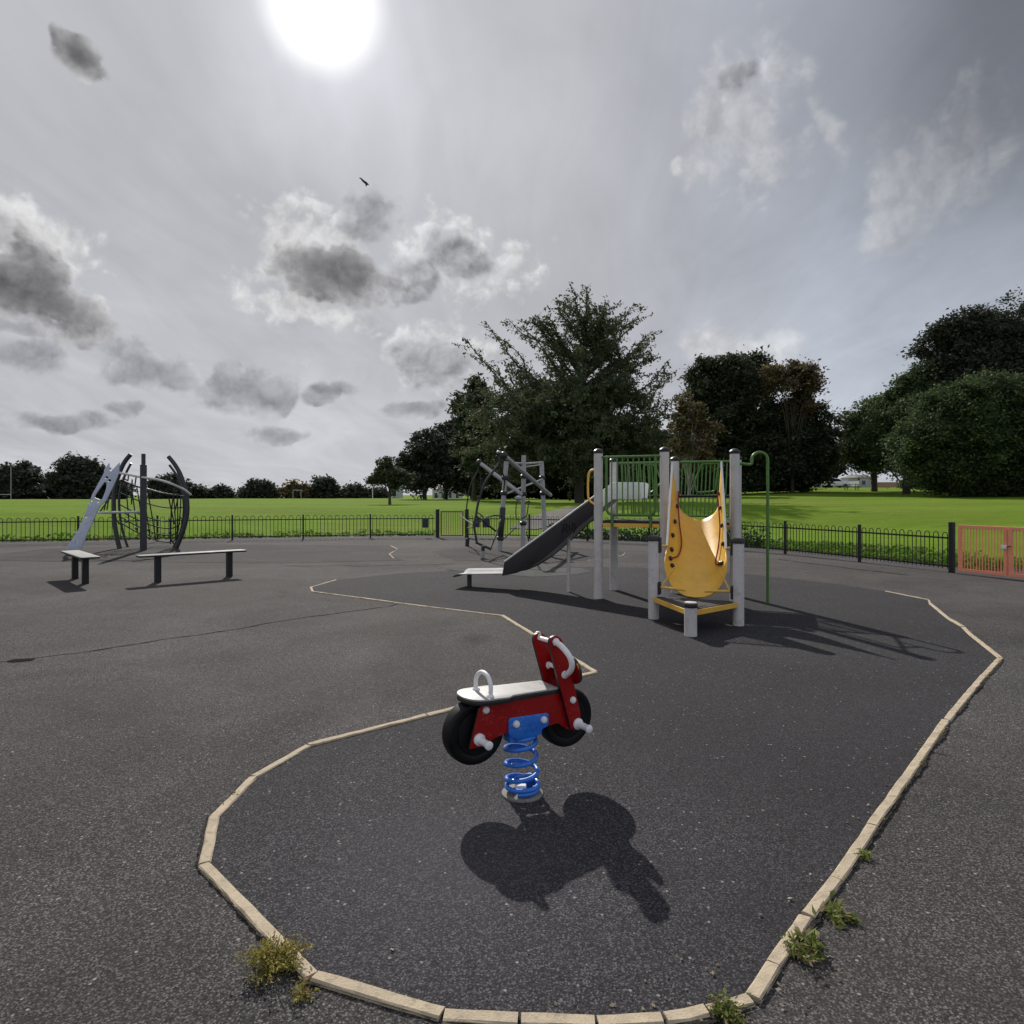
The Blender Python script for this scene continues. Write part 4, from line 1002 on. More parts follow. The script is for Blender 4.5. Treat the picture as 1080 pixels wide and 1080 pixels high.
# the big cherry behind the play tower
def cherry():
    Y = 58.0; k = Y / 720; Q = Y / 40
    bx_ = (611 - 540) * k; bz = hz(bx_, Y)
    t = thing('cherry_tree', (bx_, Y, bz), 'big spreading tree with spiky upper branches behind the play tower', 'tree')
    tm = MB(); TW = []                                    # twigs: polylines with leaves along them
    def P(x, y, dy=0.0): q = W(x, y, Y); return V3((q.x, Y + dy, q.z))
    lead = spline([V3((bx_, Y, bz - .2)), P(611, 505), P(613, 450), P(616, 400), P(618, 350), P(619, 303)], 6); n = len(lead)
    tm.tube(lead, [.45 * (1.3 if i == 0 else 1) * (1 - .93 * i / n) for i in range(n)], 9)
    tips = [(490, 357), (500, 378), (497, 393), (512, 340), (537, 332), (548, 350), (560, 338), (575, 342), (588, 325), (597, 318), (606, 316), (628, 322), (641, 325), (650, 336), (664, 327), (677, 331), (692, 343), (690, 352), (681, 372), (718, 391), (700, 388), (668, 345), (640, 345), (525, 362), (520, 398), (705, 405), (655, 360), (580, 360), (600, 340), (632, 340), (684, 360), (510, 410)]
    for _ in range(75):
        y = random.uniform(332, 425); hw = 30 + 80 * math.sqrt(min(1, max(0, (y - 322) / 85))); a = random.uniform(0, 6.28)
        tips.append((612 + hw * random.uniform(.3, .97) * math.cos(a), y))
    for i, (x, y) in enumerate(tips):
        up = max(0, (430 - y)) / 130
        zt_ = P(x, y).z - 0.85 * abs(P(x, y).x - P(616, y).x) - Q * random.uniform(.5, 1.1); i_ = min(range(n), key=lambda q: abs(lead[q].z - zt_))
        s = lead[max(int(.22 * n), min(n - 3, i_))]
        e = P(x, y, Q * random.uniform(-2.5, 2.5) * (1 - .5 * up) if i < 32 else Q * random.uniform(-4.5, 4.5) * (1 - .4 * up))
        l_ = (e - s).length; mid = s.lerp(e, .5) + V3((random.uniform(-.1, .1) * l_, random.uniform(-.1, .1) * l_, random.uniform(-.07, .07) * l_))
        m2 = mid.lerp(e, .55) + V3((random.uniform(-.06, .06), random.uniform(-.06, .06), random.uniform(-.05, .05))) * l_
        br_ = spline([s, mid, m2, e], 6); m_ = len(br_)
        tm.tube(br_, [.10 * (1 - .88 * j / m_) for j in range(m_)], 6)
        TW.append(br_[m_ // 4:])
        for j in range(4, m_ - 1):
            if random.random() < .95:
                d = V3((random.gauss(0, 1), random.gauss(0, 1), random.gauss(.0, .35))).normalized() + (e - s).normalized() * .45
                ln = Q * random.uniform(.5, 1.35) * (1.15 - j / m_ * .55)
                tw = [br_[j].lerp(br_[j] + d * ln, q / 4) for q in range(5)]; TW.append(tw); tm.tube([tw[0], tw[-1]], [.02, .008], 4)
    TW.append(lead[int(n * .62):])
    for j in range(int(n * .6), n):
        for _q in range(3):
            d = V3((random.gauss(0, 1), random.gauss(0, 1), random.uniform(.2, 1.3))).normalized(); ln = Q * random.uniform(.4, 1.3) * (1.25 - j / n)*1.6
            tw = [lead[j].lerp(lead[j] + d * ln, q / 4) for q in range(5)]; TW.append(tw); tm.tube([tw[0], tw[-1]], [.024, .008], 4)
    for _ in range(150):                                  # rounded lower mass
        a = random.uniform(0, 2 * math.pi); v = random.random()
        y = random.uniform(398, 512); hw = 108 * math.sqrt(max(.05, 1 - ((y - 462) / 85) ** 2))
        rr_ = math.sqrt(random.uniform(.3, 1)) * hw
        e = P(596 + rr_ * math.cos(a), y, rr_ * math.sin(a) * k)
        s = lead[int(n * random.uniform(.18, .5))]
        mid = s.lerp(e, .5) + V3((0, 0, 1.3))
        br_ = spline([s, mid, e], 8); m_ = len(br_)
        tm.tube(br_, [.10 * (1 - .9 * j / m_) for j in range(m_)], 5)
        TW.append(br_[m_ // 2:])
        for j in range(6, m_):
            for _q in range(2):
                d = V3((random.gauss(0, 1), random.gauss(0, 1), random.gauss(-.15, .5))).normalized() + (e - s).normalized() * .4
                tw = [br_[j].lerp(br_[j] + d * (Q * random.uniform(.5, 1.3)), q / 4) for q in range(5)]; TW.append(tw)
    tm.build('trunk', 'bark', t)
    C = []
    for tw in TW:
        for a, b in zip(tw[:-1], tw[1:]):
            L_ = (b - a).length; m_ = max(1, int(L_ * 14))
            tt_ = rng.random(m_)
            C.append(np.array(a) + np.outer(tt_, np.array(b - a)) + rng.normal(size=(m_, 3)) * .11 + np.array([0, 0, -.05]))
    C = np.concatenate(C)
    nr = unit(len(C)) * .9 + np.array([0, 0, .5]); nr /= np.linalg.norm(nr, axis=1, keepdims=True)
    leaf_mesh('crown', quads(C, nr, .14 * (0.55 + .8 * rng.random(len(C))), .5), 'leaf_cherry', t)
    return len(C)
cherry()
# trees left of the cherry
tree(50, 411, [(411, 504, 20, 14), (404, 496, 10, 12), (422, 506, 14, 11), (396, 505, 10, 8), (408, 488, 7, 8)], .10, (5.0, 26), 'leaf_cherry', 'small lollipop tree standing alone on the open grass left of the gate', trunk_r=.13, clr=.35, shell=.2)
tree(92, 448, [(446, 490, 26, 28), (452, 468, 17, 20), (434, 504, 16, 10), (458, 498, 16, 14)], .26, (1.1, 34), 'leaf_far', 'dark open-crowned tree left of the big cherry, with sky showing through', trunk_r=.35, clr=1.1, shell=.3)
tree(96, 470, [(478, 480, 22, 34), (470, 466, 16, 20), (490, 495, 18, 24), (484, 455, 15, 16)], .28, (1.3, 40), 'leaf_far', 'dense dark tree directly against the left side of the big cherry', trunk_r=.4, clr=1.1)
tree(75, 500, [(503, 450, 24, 50), (512, 480, 26, 36)], .26, (1.1, 36), 'leaf_dark', 'dark tree half hidden behind the left edge of the big cherry', trunk_r=.4, clr=1.1)
# trees behind and right of the tower
tree(82, 770, [(768, 440, 44, 56), (748, 405, 20, 24), (785, 398, 30, 20), (760, 480, 40, 40), (738, 440, 18, 40), (770, 390, 26, 12), (755, 500, 40, 18)], .21, (1.5, 44), 'leaf_dark', 'tall dark tree right of the tower, its crown rising beside the rusty one', air=.5, trunk_r=.6, clr=1.2)
tree(75, 836, [(836, 408, 26, 28), (824, 394, 18, 14), (848, 398, 16, 14), (852, 425, 14, 20)], .17, (1.4, 34), 'leaf_brown', 'rusty brown autumn crown topping the dark clump right of the tower', air=.6, trunk_r=.26, clr=1.0)
tree(78, 848, [(842, 475, 36, 40), (825, 490, 40, 34), (860, 480, 16, 30), (850, 446, 26, 22), (790, 500, 44, 18), (825, 503, 30, 12), (810, 470, 30, 40), (830, 440, 20, 18)], .21, (1.5, 44), 'leaf_dark', 'broad dark tree below the rusty crown, right of the green pole', trunk_r=.55, clr=1.2)
tree(70, 727, [(728, 445, 14, 22), (716, 462, 14, 24), (740, 470, 16, 30), (722, 425, 9, 10)], .19, (1.4, 20), 'leaf_brown', 'thin pale-stemmed tree with browning leaves between the cherry and dark clump', trunk_r=.22, bark='palebark', clr=.8, shell=.2, limbs=40)
tree(95, 700, [(690, 480, 40, 34), (650, 490, 50, 30), (590, 490, 50, 30), (540, 490, 30, 28)], .35, (1.0, 34), 'leaf_dark', 'low dark tree mass seen under the cherry, behind the slide', trunk_r=.4, clr=1.3)
tree(120, 882, [(880, 478, 13, 22), (872, 490, 12, 20)], .34, (1.0, 22), 'leaf_far', 'distant thin tree in the gap right of the dark clump', trunk_r=.3, clr=1.3, shell=.3)
# right hand group
tree(66, 1040, [(1040, 378, 52, 46), (1010, 372, 34, 34), (1075, 362, 44, 40), (990, 395, 24, 20), (1030, 410, 50, 40), (1003, 352, 18, 16)], .17, (2.3, 40), 'leaf_far', 'tallest tree at the right edge, its airy crown above the chestnuts', air=.9, trunk_r=.6, clr=1.05, shell=.35)
tree(78, 922, [(922, 464, 32, 36), (905, 470, 22, 28), (940, 455, 28, 36), (918, 444, 18, 18)], .17, (2.2, 44), 'leaf_green', 'leftmost rounded chestnut of the right-hand group, above the parked cars', trunk_r=.45, clr=1.1)
tree(66, 956, [(956, 450, 36, 50), (940, 466, 26, 34), (980, 450, 34, 56), (962, 415, 20, 18)], .145, (2.4, 46), 'leaf_green', 'chestnut in the middle of the right-hand group, trunk by the low brick wall', trunk_r=.45, clr=1.0)
tree(54, 1020, [(1020, 465, 56, 56), (985, 480, 36, 40), (1055, 440, 56, 48), (1060, 480, 60, 44), (1010, 430, 34, 26), (1095, 455, 50, 60), (1010, 500, 44, 22), (1060, 500, 50, 26), (1000, 470, 20, 50)], .125, (2.8, 52), 'leaf_green', 'broad drooping chestnut nearest on the right, sweeping low to the grass', trunk_r=.5, clr=.9)
# far left row
def far_tree(x, w, top, Y, m='leaf_far', lab='', base=526, cat='tree', nm='tree'):
    cy = (top + base) / 2; ry = (base - top) / 2
    jit = [(x, cy, w / 2, ry * .96), (x - w * .22, cy + ry * .25, w * .33, ry * .75), (x + w * .22, cy + ry * .2, w * .33, ry * .78), (x + w * .05, cy - ry * .35, w * .28, ry * .6), (x, base - 4, w * .48, 7)]
    tree(Y, x, jit, .30, (1.2, 34), m, lab, cat, name=nm, trunk_r=.3, clr=1.1, limbs=14)
far_tree(20, 46, 489, 108, lab='broad dark far tree at the left edge behind the rugby post')
far_tree(-22, 60, 487, 108, lab='far tree cut off by the left edge of the photo')
far_tree(83, 46, 478, 108, lab='rounded dark far tree directly left of the climbing board')
far_tree(56, 40, 508, 112, lab='low dark bush filling the gap between the two leftmost far trees', cat='bush', nm='bush')
far_tree(112, 44, 503, 112, lab='low dark bush behind the top of the climbing board', cat='bush', nm='bush')
far_tree(180, 40, 500, 112, lab='far tree seen between the curved posts of the net climber')
far_tree(206, 22, 513, 114, lab='small loose bush just right of the net climber', cat='bush', nm='bush')
far_tree(232, 26, 515, 116, lab='low bush between the net climber and the round far tree', cat='bush', nm='bush')
far_tree(273, 40, 507, 116, lab='round dark far bush left of the white football goal', cat='bush', nm='bush')
far_tree(315, 28, 508, 116, 'leaf_brown', lab='sparse brownish far tree behind the white football goal')
far_tree(344, 30, 505, 116, lab='dark far tree just right of the white football goal')
far_tree(374, 26, 511, 116, lab='small round far bush left of the lone tree', cat='bush', nm='bush')
far_tree(398, 22, 515, 118, lab='low far bush right beside the lone tree trunk', cat='bush', nm='bush')

def back_tree(x, w, top, Y, lab, base=523): 
    cy = (top + base) / 2; ry = (base - top) / 2
    tree(Y, x, [(x, cy, w / 2, ry), (x - w * .3, cy + ry * .3, w * .3, ry * .8), (x + w * .3, cy + ry * .25, w * .3, ry * .8), (x, base - 5, w * .5, 8)], .33, (1.5, 30), 'leaf_dark', lab, 'bush' if w > 60 else 'tree', name='bush' if w > 60 else 'tree', trunk_r=.3, clr=1.2, limbs=10)
back_tree(530, 62, 494, 104, 'dark undergrowth behind the rope climber, left under the big cherry')
back_tree(592, 70, 490, 104, 'dark undergrowth behind the upper end of the slide')
back_tree(660, 78, 488, 104, 'dark undergrowth seen through the left green railing of the tower')
back_tree(735, 78, 486, 104, 'dark undergrowth seen through the right green railing of the tower')
back_tree(808, 74, 490, 100, 'dark undergrowth just right of the green pole', 520)
back_tree(1000, 70, 480, 92, 'dark undergrowth behind the skirts of the nearest chestnut', 520)
back_tree(1070, 80, 476, 92, 'dark undergrowth at the right edge behind the nearest chestnut', 520)
# low leafy growth along the outside of the railing
def cover(name, runs, m, label, hgt, dens, size):
    C = []; 
    for pts, w0, w1 in runs:
        P_ = resample(pts, .5)
        for a, b in zip(P_[:-1], P_[1:]):
            d = (b - a).normalized(); o_ = V3((d.y, -d.x, 0)); o_ = o_ if (o_.x * a.x + o_.y * a.y) > 0 else -o_
            n = int((b - a).length * dens * (w1 - w0))
            t = rng.random((n, 1)); w = w0 + (w1 - w0) * rng.random((n, 1))
            q = np.array(a) + t * np.array(b - a) + w * np.array(o_)
            f = (.5 + .5 * np.sin(q[:, 0] * 2.1 + q[:, 1] * 1.7)) * .5 + .5
            q[:, 2] = terrain(q[:, 0], q[:, 1]) + .02 + rng.random(n) ** 1.4 * hgt * f
            C.append(q)
    C = np.concatenate(C); nr = unit(len(C)) * .8 + np.array([0, 0, .8]); nr /= np.linalg.norm(nr, axis=1, keepdims=True)
    o = leaf_mesh(name, quads(C, nr, size * (.6 + .8 * rng.random(len(C))), .6), m, None, (float(C[0, 0]), float(C[0, 1]), 0))
    o['kind'] = 'stuff'; tag(o, label, 'ground cover'); return o
cover('ground_cover', [(FENCE_R[3:], 1.0, 2.9)], 'leaf_low', 'bright green leafy ground cover behind the right-hand railing', .27, 560, .045)
cover('hedge', [(FENCE_R[1:5], 1.0, 2.0)], 'leaf_hedge', 'dark green low hedge behind the railing under the play tower', .62, 560, .055)
cover('weed_strip', [(FENCE_L, 1.1, 1.9)], 'leaf_low', 'rough weedy growth along the foot of the left-hand railing', .26, 150, .07)

# weeds at the kerb
def weed(x, y, rad, h, n, m, label, size=.012, stems=10):
    gx, gy = G(x, y); t = thing('weed', (gx, gy, 0), label, 'weed'); C = []; sm = MB()
    for _ in range(stems):
        a = random.uniform(0, 6.28); r_ = rad * random.uniform(.4, 1); e = V3((gx + r_ * math.cos(a), gy + r_ * math.sin(a), h * random.uniform(.25, 1)))
        st_ = spline([V3((gx + random.uniform(-.02, .02), gy + random.uniform(-.02, .02), 0)), V3((gx + .45 * r_ * math.cos(a), gy + .45 * r_ * math.sin(a), e.z * .75)), e], 5)
        sm.tube(st_, [.0022 * (1 - .6 * i / len(st_)) for i in range(len(st_))], 4)
        k = n // stems; i = rng.integers(2, len(st_), k)
        C.append(np.array([st_[j] for j in i]) + rng.normal(size=(k, 3)) * np.array([.013, .013, .009]))
    sm.build('stem', 'weed', t); C = np.concatenate(C); C[:, 2] = np.maximum(C[:, 2], .004)
    nr = unit(len(C)) + np.array([0, 0, .5]); nr /= np.linalg.norm(nr, axis=1, keepdims=True)
    leaf_mesh('leaves', quads(C, nr, size * (.5 + rng.random(len(C))), .38), m, t)
weed(288, 1023, .115, .075, 1500, 'weed', 'bushy yellow-green weed at the near left kerb corner', .0075, 60)
weed(318, 1052, .05, .035, 160, 'weed', 'tiny straggly weed just below the bushy yellow-green one', .007, 9)
weed(846, 1008, .07, .035, 480, 'weed_green', 'largest green weed clump outside the near right kerb', .011, 26)
weed(850, 998, .055, .04, 90, 'weed_green', 'leafy weed rising above the largest clump by the right kerb', .020, 8)
weed(884, 968, .07, .03, 150, 'weed_green', 'straw-tipped weed with pale leaves beside the right kerb', .018, 12)
weed(768, 1072, .065, .03, 380, 'weed_green', 'dark green weed at the bottom edge below the kerb corner', .011, 22)
weed(912, 905, .03, .03, 90, 'weed_green', 'tiny bright weed tucked against the long right kerb', .010, 7)
lf = []
for _ in range(420):                                     # bits of dead leaf and grit blown along the kerb and across the tarmac
    if random.random() < .6:
        k_ = random.randrange(0, 12); a = V3((*G(*OUT[k_]), 0)); b = V3((*G(*OUT[k_ + 1]), 0)); d = (b - a).normalized(); q = a.lerp(b, random.random()) + V3((-d.y, d.x, 0)) * random.choice((-1, 1)) * (.03 + abs(random.gauss(0, .10)))
    else: q = V3((random.uniform(-5, 6), random.uniform(2, 13), 0))
    lf.append((q.x, q.y, .014 if random.random() < .5 else .011))
lf = np.array(lf); nr = unit(len(lf)) * .35 + np.array([0, 0, 1]); nr /= np.linalg.norm(nr, axis=1, keepdims=True)
o = leaf_mesh('leaf_litter', quads(lf, nr, .003 + .010 * rng.random(len(lf)) ** 3, .6), 'litter', None, (0, 3, 0)); o['kind'] = 'stuff'; tag(o, 'scattered bits of dead leaf and grit on the tarmac', 'litter')
ms = []
def mosspts(pts, off, n):
    P_ = [V3((*G(*p), 0)) for p in pts]
    for a, b in zip(P_[:-1], P_[1:]):
        d = (b - a).normalized(); o_ = V3((d.y, -d.x, 0)); m_ = int(n * (b - a).length)
        t = rng.random(m_); keep = np.sin(t * 23 + a.x * 9) + np.sin(t * 11 + a.y) > .35
        t = t[keep]
        ms.append(np.array(a) + np.outer(t, np.array(b - a)) + np.outer(off + np.abs(rng.normal(size=len(t))) * .012, np.array(o_)) + np.outer(rng.random(len(t)) * .012 + .003, [0, 0, 1]))
mosspts([(1055, 695), (1030, 722), (998, 761), (960, 817), (920, 873), (881, 930)], -.028, 260)
mosspts([(1026, 672), (1016, 662), (1002, 654)], .028, 150); mosspts([(225, 864), (240, 850), (267, 821)], -.028, 350); mosspts([(628, 710), (600, 716)], .028, 200)
C = np.concatenate(ms); nr = unit(len(C)) + np.array([0, 0, .8]); nr /= np.linalg.norm(nr, axis=1, keepdims=True)
o = leaf_mesh('moss', quads(C, nr, .007 * (.5 + rng.random(len(C))), .6), 'weed', None, (1.5, 3, 0)); o['kind'] = 'stuff'; tag(o, 'green moss growing in the joint along the kerb', 'moss')

# ------------------------------------------------------------------ far things
def goal(x0, x1, y0, y1, Y, label, high=None):
    a = W(x0, y1, Y); b = W(x1, y1, Y); za, zb = hz(a.x, Y), hz(b.x, Y); t = thing('goal_posts', (b.x, Y, zb), label, 'goal posts')
    zt = CAM_Z - (y0 - 521) / 720 * Y; zbar = zt if high is None else CAM_Z - (high - 521) / 720 * Y
    for p, z in ((a, za), (b, zb)): MB().tube([V3((p.x, Y, z - .1)), V3((p.x, Y, zt))], .035, 8).build('upright', 'housewall', t)
    MB().tube([V3((a.x, Y, zbar)), V3((b.x, Y, zbar))], .035, 8).build('crossbar', 'housewall', t)
goal(-32, 11.5, 492, 527, 92, 'tall white rugby posts at the far left edge of the grass', high=521.5)
goal(309, 317.5, 517, 526, 96, 'small white football goal on the far side of the grass')
q = W(393, 526, 100); o = MB().tube([V3((q.x, 100, hz(q.x, 100) - .1)), V3((q.x, 100, 3.1))], .06, 8).build('marker_post', 'white', None, origin=(q.x, 100, hz(q.x, 100))); tag(o, 'thin white pole left of the lone tree trunk', 'post')
def building(x0, x1, ytop, Y, m, label, nwin=2, roof=True, dep=6, zoff=0, name='building', cat='building'):
    a = W(x0, 520, Y); b = W(x1, 520, Y); z0 = hz((a.x + b.x) / 2, Y) - .3; zt = CAM_Z - (ytop - 521) / 720 * Y; w = b.x - a.x; c = V3(((a.x + b.x) / 2, Y + dep / 2, z0))
    t = thing(name, c, label, cat); h = zt - z0
    MB().box(c + ZZ * h / 2, (w, dep, h)).build('wall', m, t, smooth=False)
    if roof:
        r_ = MB(); ov_ = .25; e = h * .28
        vs_ = [c + V3((sx * (w / 2 + ov_), sy * (dep / 2 + ov_), h + .003)) for sx, sy in ((-1, -1), (1, -1), (1, 1), (-1, 1))] + [c + V3((-w / 2 * .7, 0, h + e)), c + V3((w / 2 * .7, 0, h + e))]
        r_.add(vs_, [(0, 1, 5, 4), (2, 3, 4, 5), (1, 2, 5), (3, 0, 4), (3, 2, 1, 0)]); r_.build('roof', 'roof', t, smooth=False)
    for k in range(nwin):
        wc = c + V3((w * ((k + .5) / nwin - .5), -dep / 2 - .03, h * .55)); ww, wh_ = w / nwin * .45, h * .38
        f = MB().box(wc, (ww + .16, .05, wh_ + .16)).build('window', 'white', t, smooth=False); MB().box(wc - V3((0, .03, 0)), (ww, .04, wh_)).build('pane', 'glass', f, smooth=False)
building(411, 420.5, 513, 130, 'housewall', 'small pale block building just right of the lone tree trunk', 1, False, 5)
building(456, 486, 516, 150, 'housewall', 'long low pale building under the dark trees left of the cherry', 4, True, 6)
building(886, 905, 508, 128, 'housewall', 'grey flat-fronted house behind the two parked cars', 2, False, 7)
building(906, 925, 503.5, 124, 'housewall', 'taller pale grey house under the chestnuts on the right', 2, True, 7)
def low_wall(x0, x1, ytop, Y, m, label):
    a = W(x0, 520, Y); b = W(x1, 520, Y); z0 = hz((a.x + b.x) / 2, Y) - .3; zt = CAM_Z - (ytop - 521) / 720 * Y; c = V3(((a.x + b.x) / 2, Y, z0))
    t = thing('garden_wall', c, label, 'wall'); MB().box(c + ZZ * (zt - z0) / 2, (b.x - a.x, .3, zt - z0)).build('wall', m, t, smooth=False)
    MB().box(c + ZZ * (zt - z0 + .035), (b.x - a.x + .06, .38, .06)).build('coping', 'kerb', t, smooth=False)
low_wall(926, 957, 509, 112, 'brick', 'low orange brick wall between the chestnut trunks'); low_wall(862, 905, 513.2, 116, 'kerb', 'low pale wall behind the parked cars on the right')
def car(x, Y, m, label, fx=1):
    px_, z = (x - 540) / 720 * Y, 0; z = hz(px_, Y); o_ = V3((px_, Y, z)); t = thing('parked_car', o_, label, 'car', 'cars parked beyond the grass')
    F_ = frame(o_, (fx, 0, 0), (0, 0, 1))
    b_ = [(-2.0, .3), (-2.05, .75), (-1.9, .95), (-.9, 1.0), (1.0, .98), (1.9, .85), (2.08, .6), (2.0, .3)]
    g_ = [(-1.75, .96), (-1.25, 1.42), (-.2, 1.5), (.5, 1.42), (1.15, .97)]
    MB().plate(F_, fillet(b_, .12, 3), 1.68, bev=.05).build('body', m, t); cb = MB().plate(F_, fillet(g_, .15, 3), 1.4, bev=.06).build('cabin', m, t)
    for k in (-1, 1): MB().plate(F_ @ Matrix.Translation((0, 0, k * .70)), fillet([(-1.5, 1.0), (-1.15, 1.36), (-.2, 1.42), (.42, 1.36), (.9, 1.0)], .1, 3), .02).build('side_window', 'glass', cb)
    for s in (-1.25, 1.3):
        for k in (-1, 1): w_ = MB().lathe([(.2, -.1), (.31, -.1), (.31, .1), (.2, .1)], F_ @ V3((s, .31, k * .76)), (0, 1, 0), 14).build('wheel', 'tyre', t)
car(880, 108, 'carpaint', 'right one of two pale cars parked far off beside the grey house'); car(866, 110, 'greycar', 'left one of two pale cars parked far off by the dark trees', -1)
tb = thing('picnic_table', (W(898, 517, 88).x, 88, hz(W(898, 517, 88).x, 88)), 'dark picnic table on the far grass below the houses', 'picnic table')
c = V3(tb.location); 
MB().box(c + ZZ * .74, (1.9, .75, .05)).build('tabletop', 'wood', tb, smooth=False)
for s in (-.68, .68): MB().box(c + V3((0, s, .45)), (1.9, .26, .05)).build('bench_plank', 'wood', tb, smooth=False)
for s in (-.7, .7): MB().box(c + V3((s, 0, .38)), (.08, 1.5, .09)).box(c + V3((s, -.3, .36)), (.08, .09, .72)).box(c + V3((s, .3, .36)), (.08, .09, .72)).build('leg_frame', 'wood', tb, smooth=False)

# bird in the sky
bp_ = W(384.5, 192, 27); b = MB()
b.lathe([(.005, -.17), (.022, -.12), (.045, -.02), (.05, .06), (.035, .12), (.028, .15), (.012, .19), (.003, .215)], bp_, (.55, .1, -.35), 10)
wu = V3((-.62, .15, .72)); wf = V3((.6, .3, -.45)).normalized()
def wing(d0, d1, L1, L2):
    a = bp_; m_ = a + d0.normalized() * L1; e = m_ + d1.normalized() * L2
    nrm_ = d0.cross(wf).normalized() * .008
    ring = [a + wf * .07, m_ + wf * .06, e + wf * -.02, e - wf * .04, m_ - wf * .09, a - wf * .07]
    b.add([p + nrm_ for p in ring] + [p - nrm_ for p in ring], [(0, 1, 4, 5), (1, 2, 3, 4), (6, 11, 10, 7), (7, 10, 9, 8)] + [(i, (i + 6), (i + 1) % 6 + 6, (i + 1) % 6) for i in range(6)])
wing(V3((-.5, .1, .75)), V3((-.95, .1, .35)), .13, .13); wing(V3((.8, -.1, -.5)), V3((.05, -.1, -1)), .10, .15)
o = b.build('bird', 'bird', None, origin=bp_); tag(o, 'small dark bird flying in the bright sky above the left field', 'bird')

# ------------------------------------------------------------------ sky
w = bpy.data.worlds.new('World'); scene.world = w; w.use_nodes = True
t = NT(w.node_tree); bg = t.n['Background']; bg.inputs['Strength'].default_value = 0.1
sky = t.new('ShaderNodeTexSky'); sky.sky_type = 'NISHITA'; sky.sun_disc = False
sky.sun_elevation = math.asin(SUN.z); sky.sun_rotation = math.atan2(SUN.x, SUN.y); sky.air_density = 1.0; sky.dust_density = 2.0; sky.ozone_density = 1.0
d = t.vm('NORMALIZE', t.new('ShaderNodeTexCoord').outputs['Generated'])
sx = t.new('ShaderNodeSeparateXYZ'); t.put(sx.inputs[0], d); dx, dy, dz = sx.outputs
az = t.m('ARCTAN2', dx, dy); el = t.m('ARCSINE', dz)
theta = t.m('ARCCOSINE', t.m('MINIMUM', t.vm('DOT_PRODUCT', d, tuple(SUN)), 0.99999))
inv = t.m('DIVIDE', 1.0, t.m('ADD', t.m('MAXIMUM', dz, 0.0), 0.16))
cp = t.new('ShaderNodeCombineXYZ'); t.put(cp.inputs[0], t.m('MULTIPLY', dx, inv)); t.put(cp.inputs[1], t.m('MULTIPLY', dy, inv)); P = cp.outputs[0]
# cumulus puffs: warp + billowy noise in direction space
wn = t.new('ShaderNodeSeparateColor'); t.put(wn.inputs[0], t.noise(d, 7.0, 4, 0.55, col=True))
wx = t.m('MULTIPLY', t.m('SUBTRACT', wn.outputs[0], 0.5), 0.10); wy = t.m('MULTIPLY', t.m('SUBTRACT', wn.outputs[1], 0.5), 0.07)
aw = t.m('ADD', az, wx); ew = t.m('ADD', el, wy)
def ae(x, y): return math.atan((x - 540) / 720), math.atan((521 - y) / math.hypot(720, x - 540))
def blob(x, y, rx, ry, rot=0.0):
    a, e = ae(x, y); ka = 720 / (720 ** 2 + (x - 540) ** 2); ke = 1 / math.hypot(720, x - 540)
    X = t.m('SUBTRACT', aw, a); Y = t.m('SUBTRACT', ew, e)
    if rot:
        c, s = math.cos(rot), math.sin(rot)
        X, Y = t.m('ADD', t.m('MULTIPLY', X, c), t.m('MULTIPLY', Y, s)), t.m('SUBTRACT', t.m('MULTIPLY', Y, c), t.m('MULTIPLY', X, s))
    X = t.m('DIVIDE', X, rx * ka); Y = t.m('DIVIDE', Y, ry * ke)
    return t.m('SUBTRACT', 1.0, t.m('SQRT', t.m('ADD', t.m('MULTIPLY', X, X), t.m('MULTIPLY', Y, Y))))
def group(lst):
    o = None
    for (x, y, rx, ry, rot, k) in lst:
        g_ = t.m('MULTIPLY', t.m('MAXIMUM', blob(x, y, rx, ry, rot), -1.0), 1.0)
        g_ = t.m('ADD', g_, k)
        o = g_ if o is None else t.m('MAXIMUM', o, g_)
    return o
# x, y, half width, half height, tilt, weight
heavy = group([(352, 290, 72, 36, -.15, 0), (22, 305, 112, 42, -.28, .05), (75, 45, 40, 18, -.4, -.1)])
mid = group([(155, 386, 66, 28, -.1, 0), (262, 410, 62, 30, 0, 0), (350, 411, 42, 14, 0, 0), (140, 433, 26, 12, 0, -.05), (70, 446, 75, 20, 0, -.12), (292, 454, 44, 11, 0, -.1), (385, 232, 48, 32, -.3, 0), (432, 300, 40, 26, 0, -.05), (478, 272, 52, 30, -.2, -.05), (455, 382, 52, 30, 0, -.08), (20, 375, 50, 22, 0, -.1), (440, 430, 44, 12, 0, -.12), (775, 90, 36, 18, .2, -.12), (20, 345, 60, 14, 0, -.1)])
wisp = group([(330, 262, 80, 60, 0, 0), (335, 332, 84, 20, -.15, 0), (470, 275, 95, 45, -.1, 0), (455, 375, 60, 36, 0, 0), (790, 130, 62, 70, 0, 0), (760, 130, 40, 62, 0, .05), (865, 135, 14, 60, .35, -.1), (985, 180, 85, 52, .3, 0), (1040, 130, 46, 50, 0, 0), (950, 230, 60, 50, 0, -.15), (770, 368, 70, 20, 0, .05), (735, 372, 30, 26, 0, 0), (35, 275, 100, 56, -.3, 0), (715, 172, 9, 9, 0, 0)])
def billow(v):
    a_ = t.noise(v, 15.0, 7, 0.62, 0.2)
    q_ = t.new('ShaderNodeTexVoronoi', feature='F1'); t.put(q_.inputs['Vector'], t.vm('ADD', v, puffwarp)); q_.inputs['Scale'].default_value = 24.0
    return t.m('ADD', t.m('SUBTRACT', a_, 0.5), t.m('MULTIPLY', t.m('SUBTRACT', 0.45, q_.outputs['Distance']), 0.36))
puffwarp = t.vm('MULTIPLY', t.vm('SUBTRACT', t.noise(d, 20.0, 3, .6, col=True), (.5, .5, .5)), (.09, .09, .09))
n0 = billow(d)
